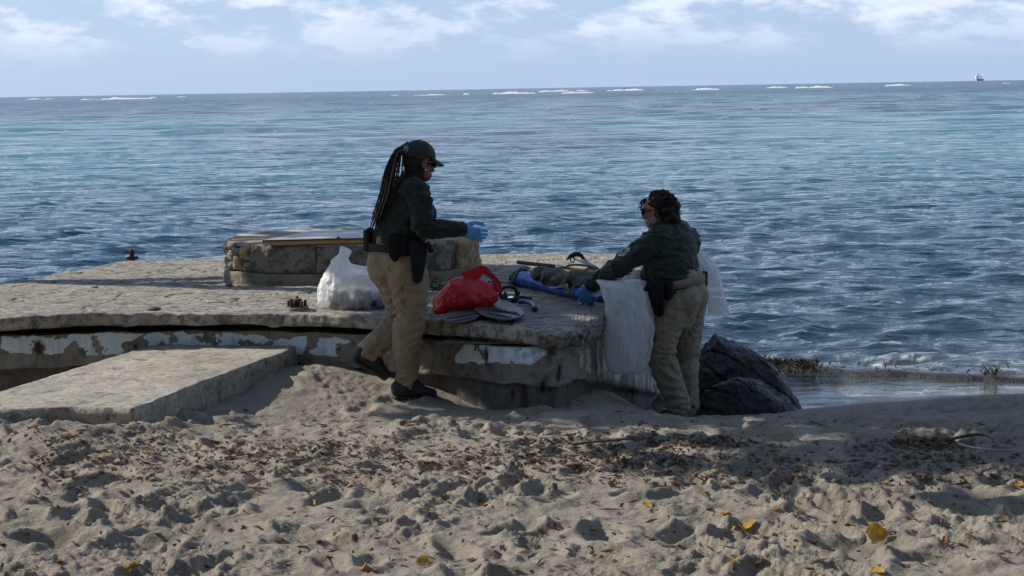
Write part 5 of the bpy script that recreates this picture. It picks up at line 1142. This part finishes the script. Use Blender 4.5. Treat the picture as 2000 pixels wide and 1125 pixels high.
for (x, y, s_, mt_, lb_) in ((978, 627, .014, M_conc_pale, 'small white shell chip by the grey swim fin'), (1044, 610, .008, M_rub, 'tiny dark pebble near the snorkel tip'), (298, 604, .03, M_rub, 'flat dark piece of debris near the platform front edge'), (185, 561, .016, M_rub, 'dark pebble alone on the bare platform deck'), (448, 556, .02, M_rub, 'larger loose stone at the foot of the pedestal fieldstones'), (470, 553, .014, M_rub, 'smaller loose stone beside the pedestal footing')):
    tag(part('pebble', lump(on_deck(x, y, s_ * .3), s_, x, .3, 9, 6, (1.6, 1, .6)), mt_), lb_, 'pebble')
# mooring bolt flange and rusty stub
bo = empty('bolted_flange', on_deck(580, 606), 'broken rusty pipe stub bolted to the platform front edge by a round flange', 'flange'); c_ = on_deck(580, 605)
part('plate', ring_tube([c_ - Z * .01, c_ + Z * .022], [(.085, .085), (.078, .078)], (1, 0, 0), 24, False), M_rub, bo)
part('pipe', cat(ring_tube([c_ + Z * .02, c_ + Z * .05, c_ + Z * .072], [.036, .033, .036], (1, 0, 0), 14, False)), M_rust, bo)
for q in range(5):
    a_ = q * 1.257 + .4; p = c_ + Vector((math.cos(a_) * .058, math.sin(a_) * .058, .02)); part('bolt', ring_tube([p, p + Z * (.035 + .02 * (q % 2))], .011, (1, 0, 0), 6), M_rust, bo)
st_ = empty('mooring_post', atZ(257, 504, PLZ), 'short rusty mooring stub with bent arm on the seaward edge of the platform', 'mooring post'); c_ = atZ(258, 505, PLZ)
part('post', ring_tube([c_ - Z * .02, c_ + Z * .03, c_ + Z * .062], [.028, .021, .024], (1, 0, 0), 12), M_rust, st_); part('arm', ring_tube([c_ + Z * .055, c_ + Vector((-.05, 0, .062)), c_ + Vector((-.085, 0, .058))], [.012, .01, .006], Z, 8), M_rust, st_)
part('base', cat(ellipsoid(c_ + Vector((-.035, 0, .005)), I3, (.024, .03, .014)), ellipsoid(c_ + Vector((.036, 0, .006)), I3, (.022, .03, .014))), M_rust, st_)
# ------------------------------------------------------------------ leaves, twigs and litter on the sand
def leaf_mesh(kind, seed):
    r_ = np.random.RandomState(seed); n = 9; V = []; L_ = 1.; wid = (.30, .36, .26, .40)[seed % 4]; curl = r_.uniform(.1, .5) * (1 if kind == 'dry' else .45); tw = r_.uniform(-.5, .5)
    for i in range(n):
        u = i / (n - 1); w_ = wid * math.sin(math.pi * min(.98, u ** .8 * .97 + .015)) ** .75
        for j in range(5):
            v = j / 4 * 2 - 1; x = (u - .5) * L_; y = w_ * v * (1 + .06 * r_.normal()); z = curl * (.9 * v * v * w_ + .5 * (u - .5) ** 2) + .03 * abs(v) + .04 * tw * v * (u - .5) + .015 * r_.normal(); V.append((x, y, z))
    fs = grid_faces(n, 5).tolist(); o = len(V)
    V += [(-.5, -.012, .0), (-.5, .012, .0), (-.78, .010, .06), (-.78, -.008, .06)]; fs.append((o, o + 1, o + 2, o + 3))
    me = mesh_from(V, fs, 'leaf'); return me
def leafmat(name, c1, c2):
    mt, t, b = newmat(name); a = noise_chain(t, 5, 5, .6); t.links.new(mixc(t, mr(t, a.outputs[0], .4, .62), c1, c2), b.inputs['Base Color']); b.inputs['Roughness'].default_value = .6
    tl_ = N(t, 'ShaderNodeBsdfTranslucent'); ms_ = N(t, 'ShaderNodeMixShader', i_0=.4); t.links.new(b.inputs['Base Color'].links[0].from_socket, tl_.inputs[0]); t.links.new(b.outputs[0], ms_.inputs[1]); t.links.new(tl_.outputs[0], ms_.inputs[2]); t.links.new(ms_.outputs[0], t.nodes['Material Output'].inputs[0]); return mt
M_ly = leafmat('yellow_leaf', (.56, .38, .045), (.42, .22, .03)); M_lo = leafmat('orange_leaf', (.34, .14, .03), (.20, .08, .025)); M_lb = leafmat('brown_leaf', (.12, .075, .05), (.17, .11, .075))
protos = {k_: [leaf_mesh('dry' if k_ == 'b' else 'y', s_) for s_ in range(4)] for k_ in 'yob'}
for k_, mt_ in (('y', M_ly), ('o', M_lo), ('b', M_lb)):
    for me in protos[k_]: me.materials.append(mt_)
rl_ = np.random.RandomState(21)
def leaf(px, py, size, kind, label, group, tilt=.35):
    p = on_sand(px, py)
    if p is None: return None
    o = bpy.data.objects.new('fallen_leaf', protos[kind][rl_.randint(4)]); COL.objects.link(o); o.scale = (size, size, size * 1.2); o.location = (p.x, p.y, sand_z(p.x, p.y) + size * (.02 if kind == 'b' else .08))
    o.rotation_euler = (rl_.normal(0, tilt), rl_.normal(0, tilt), rl_.rand() * 6.28); o.scale.y *= .6 + .7 * rl_.rand(); tag(o, label, 'leaf', group); return o
o = leaf(1712, 1056, .085, 'y', 'largest bright yellow leaf standing tilted beside a deep footprint', None, .1); o.rotation_euler = (1.0, .15, .1); o.location.z += .02
for (x, y, s_) in ((1430, 1100, .10), (1462, 1032, .085), (1430, 1035, .05), (825, 1100, .065), (262, 1103, .075), (250, 1117, .06), (610, 985, .055), (1735, 935, .03), (1715, 1120, .07), (1765, 860, .06), (1770, 857, .05), (1515, 882, .05), (1537, 940, .04), (1482, 942, .035), (1265, 990, .06), (1415, 1008, .055),
                  (1515, 1000, .035), (1662, 1027, .05), (1550, 1072, .035), (1375, 968, .06), (1990, 950, .05), (1108, 868, .05), (710, 1115, .05), (1445, 1032, .05), (270, 905, .04), (1890, 898, .035), (505, 977, .035), (655, 1045, .04)):
    leaf(x, y, s_ * .78, 'y', 'yellow fallen leaf lying on the sand', 'yellow leaves scattered on the sand')
for (x, y, s_) in ((1617, 903, .06), (290, 878, .05), (235, 963, .04), (520, 893, .06), (112, 1098, .05), (1588, 1062, .05), (725, 1115, .05), (1845, 1058, .045), (945, 987, .04), (195, 898, .06), (1060, 1045, .055), (1195, 950, .045), (645, 865, .04), (1010, 945, .045), (1505, 968, .04), (390, 875, .05), (1780, 975, .04), (1510, 830, .04)):
    leaf(x, y, s_, 'o', 'orange brown fallen leaf lying on the sand', 'orange leaves scattered on the sand')
def litter_xy():
    q = rl_.rand()
    if q < .38: return 60 + 980 * rl_.rand(), 892 + 34 * rl_.normal(0, 1.) 
    if q < .52: return 1010 + 330 * rl_.rand(), 885 + 24 * rl_.normal(0, 1.)
    if q < .58: return 1390 + 120 * rl_.normal(0, .5), 866 + 5 * rl_.normal()
    if q < .65: return 1800 + 90 * rl_.normal(0, .6), 862 + 12 * abs(rl_.normal())
    if q < .80: return 1100 + 900 * rl_.rand(), 890 + 60 * rl_.rand()
    return 2000 * rl_.rand(), 815 + 305 * rl_.rand()
k_ = 0
for i in range(210):
    x, y = litter_xy(); leaf(x, y, .016 + .045 * rl_.rand() ** 2, 'b', 'small dry brown leaf lying on the sand', 'dry brown leaves littering the sand', .6)
V = []; fs = []
for i in range(5200):
    x, y = litter_xy(); p = on_sand(x, y) if i % 2 == 0 else Vector((lastp.x + rl_.normal(0, .09), lastp.y + rl_.normal(0, .06), 0)) 
    if p is None: continue
    lastp = p; z = sand_z(p.x, p.y); a_ = rl_.rand() * 6.28; l_ = .008 + .016 * rl_.rand() ** 2; w_ = l_ * (.2 + .5 * rl_.rand()); (l_, w_) = (l_ * 2.6, .0016) if i % 5 == 3 else (l_, w_); o = len(V); dx, dy = math.cos(a_), math.sin(a_); zt = rl_.rand() * .012
    V += [(p.x - dx * l_, p.y - dy * l_, z + .003), (p.x - dy * w_, p.y + dx * w_, z + .004 + zt), (p.x + dx * l_, p.y + dy * l_, z + .003 + zt), (p.x + dy * w_, p.y - dx * w_, z + .002)]; fs.append((o, o + 1, o + 2, o + 3))
tag(part('leaf_litter', (V, fs), M_lb), 'fine brown leaf litter strewn over the sand', 'leaf litter', kind='stuff')
M_twig = pmat('dark_twig', (.06, .045, .035), (.10, .08, .06), 30, .9, .4, 120, .004); M_twp = pmat('pale_twig', (.46, .42, .36), (.36, .32, .26), 30, .8, .3, 120, .004)
def twig(pix, r_, mat, label, lift=.008):
    P_ = []
    for x, y in pix:
        p = on_sand(x, y)
        if p is not None: P_.append(p + Z * lift)
    if len(P_) > 1: tag(part('twig', ring_tube(smooth_path(P_, 14), [r_ * (1 - .04 * i) for i in range(14)], Z, 7), mat), label, 'twig')
twig([(1870, 872), (1900, 880), (1935, 884), (1970, 886), (2010, 888)], .006, M_twp, 'long pale bare twig lying across the sand', .015)
twig([(1855, 870), (1880, 864), (1905, 860), (1925, 862), (1938, 868)], .009, M_twig, 'dark arched twig next to the long pale twig', .03)
twig([(1362, 958), (1372, 970), (1380, 980)], .005, M_twig, 'short dark twig leaning beside a yellow leaf', .02)
twig([(1758, 1005), (1772, 1014), (1786, 1023)], .005, M_twig, 'thin straight brown twig lying above the largest yellow leaf', .02)
twig([(1582, 826), (1600, 832), (1618, 838)], .006, M_twig, 'thin dark twig on the shaded sand past the boulders', .012)
twig([(1120, 872), (1180, 866), (1240, 862)], .006, M_twig, 'long dark twig in the leaf litter below the bag', .012)
twig([(640, 1020), (652, 1012), (668, 1022)], .004, M_twig, 'tiny forked twig among the footprints', .01)
# ------------------------------------------------------------------ shade trees behind the viewpoint
M_bark = pmat('tree_bark', (.16, .13, .10), (.10, .08, .06), 8, .95, .8, 25, .03); M_fol = leafmat('tree_foliage', (.05, .085, .025), (.07, .10, .03))
rtv = np.random.RandomState(33)
def tree(x, y, h, r_, label, nl=2600, ls=.16, lean=(0, 0), tk=1.):
    e = empty('shade_tree', (x, y, .3), label, 'tree', 'trees along the back of the beach')
    tp = [Vector((x, y, .1)), Vector((x + .2 + lean[0] * .35, y + .1 + lean[1] * .2, h * .35)), Vector((x - .1 + lean[0], y + .3 + lean[1], h * .7))]; sh = [ring_tube(smooth_path(tp, 12), [(.26 - .013 * i) * tk for i in range(12)], (1, 0, 0), 12)]
    for i in range(9):
        a_ = i * .7 + rtv.rand(); b0 = tp[1] * (1 - i / 9) + tp[2] * (i / 9); en = b0 + Vector((math.cos(a_) * r_ * .8, math.sin(a_) * r_ * .8, h * .2)); sh.append(ring_tube(smooth_path([b0, (b0 + en) / 2 + Z * .3, en], 8), [.10 - .009 * k for k in range(8)], Z, 8))
    part('trunk', cat(*sh), M_bark, e); V = []; fs = []
    cl_ = [(rtv.normal(0, .5, 3) * np.array([r_, r_, h * .22])) for _ in range(46)]
    for i in range(nl):
        c_ = cl_[i % 46] + rtv.normal(0, .30, 3) * np.array([r_ * .45, r_ * .45, h * .10]); c_ = Vector((x + lean[0] + c_[0], y + lean[1] + c_[1], h * .74 + max(c_[2], -h * .28))); u = Vector(rtv.normal(size=3)).normalized(); v = u.orthogonal().normalized(); s_ = ls + .1 * rtv.rand(); o = len(V)
        V += [c_ - u * s_, c_ + v * s_ * .55, c_ + u * s_, c_ - v * s_ * .55]; fs.append((o, o + 1, o + 2, o + 3))
    part('crown', (V, fs), M_fol, e)
TREES = [(x, y, h, r_, 'leafy shade tree along the back of the beach') for x, y, h, r_ in ((-9, -5, 8, 3.6), (-4.2, -3.5, 9, 3.8), (.8, -3.5, 8.5, 3.8), (5.6, -3.5, 9, 3.8), (10.4, -5, 8, 3.6), (-13, -1, 8, 3.4), (14, -1.5, 8.5, 3.6), (-2, -9, 11, 4.5), (4, -9, 11, 4.5))]
for q_ in TREES: tree(*q_, 3600, .30)
tree(-8.2, 13.2, 7.4, 2.4, 'leafy tree leaning out over the water beside the platform', 2300, .2, (3.5, -1.4), .6)
V = []; fs = []  # unseen hedge, added to cut the low sky light below the crowns
for i in range(16000):
    c_ = Vector((rtv.uniform(-22, 22), -7.5 + rtv.normal(0, .8), .2 + 4.2 * rtv.rand())); u = Vector(rtv.normal(size=3)).normalized(); v = u.orthogonal().normalized(); s_ = .25 + .15 * rtv.rand(); o = len(V)
    V += [c_ - u * s_, c_ + v * s_ * .6, c_ + u * s_, c_ - v * s_ * .6]; fs.append((o, o + 1, o + 2, o + 3))
tag(part('sky_block_hedge', (V, fs), M_fol), 'unseen leafy hedge added behind the beach to block low sky light', 'sky_block_hedge', kind='stuff')
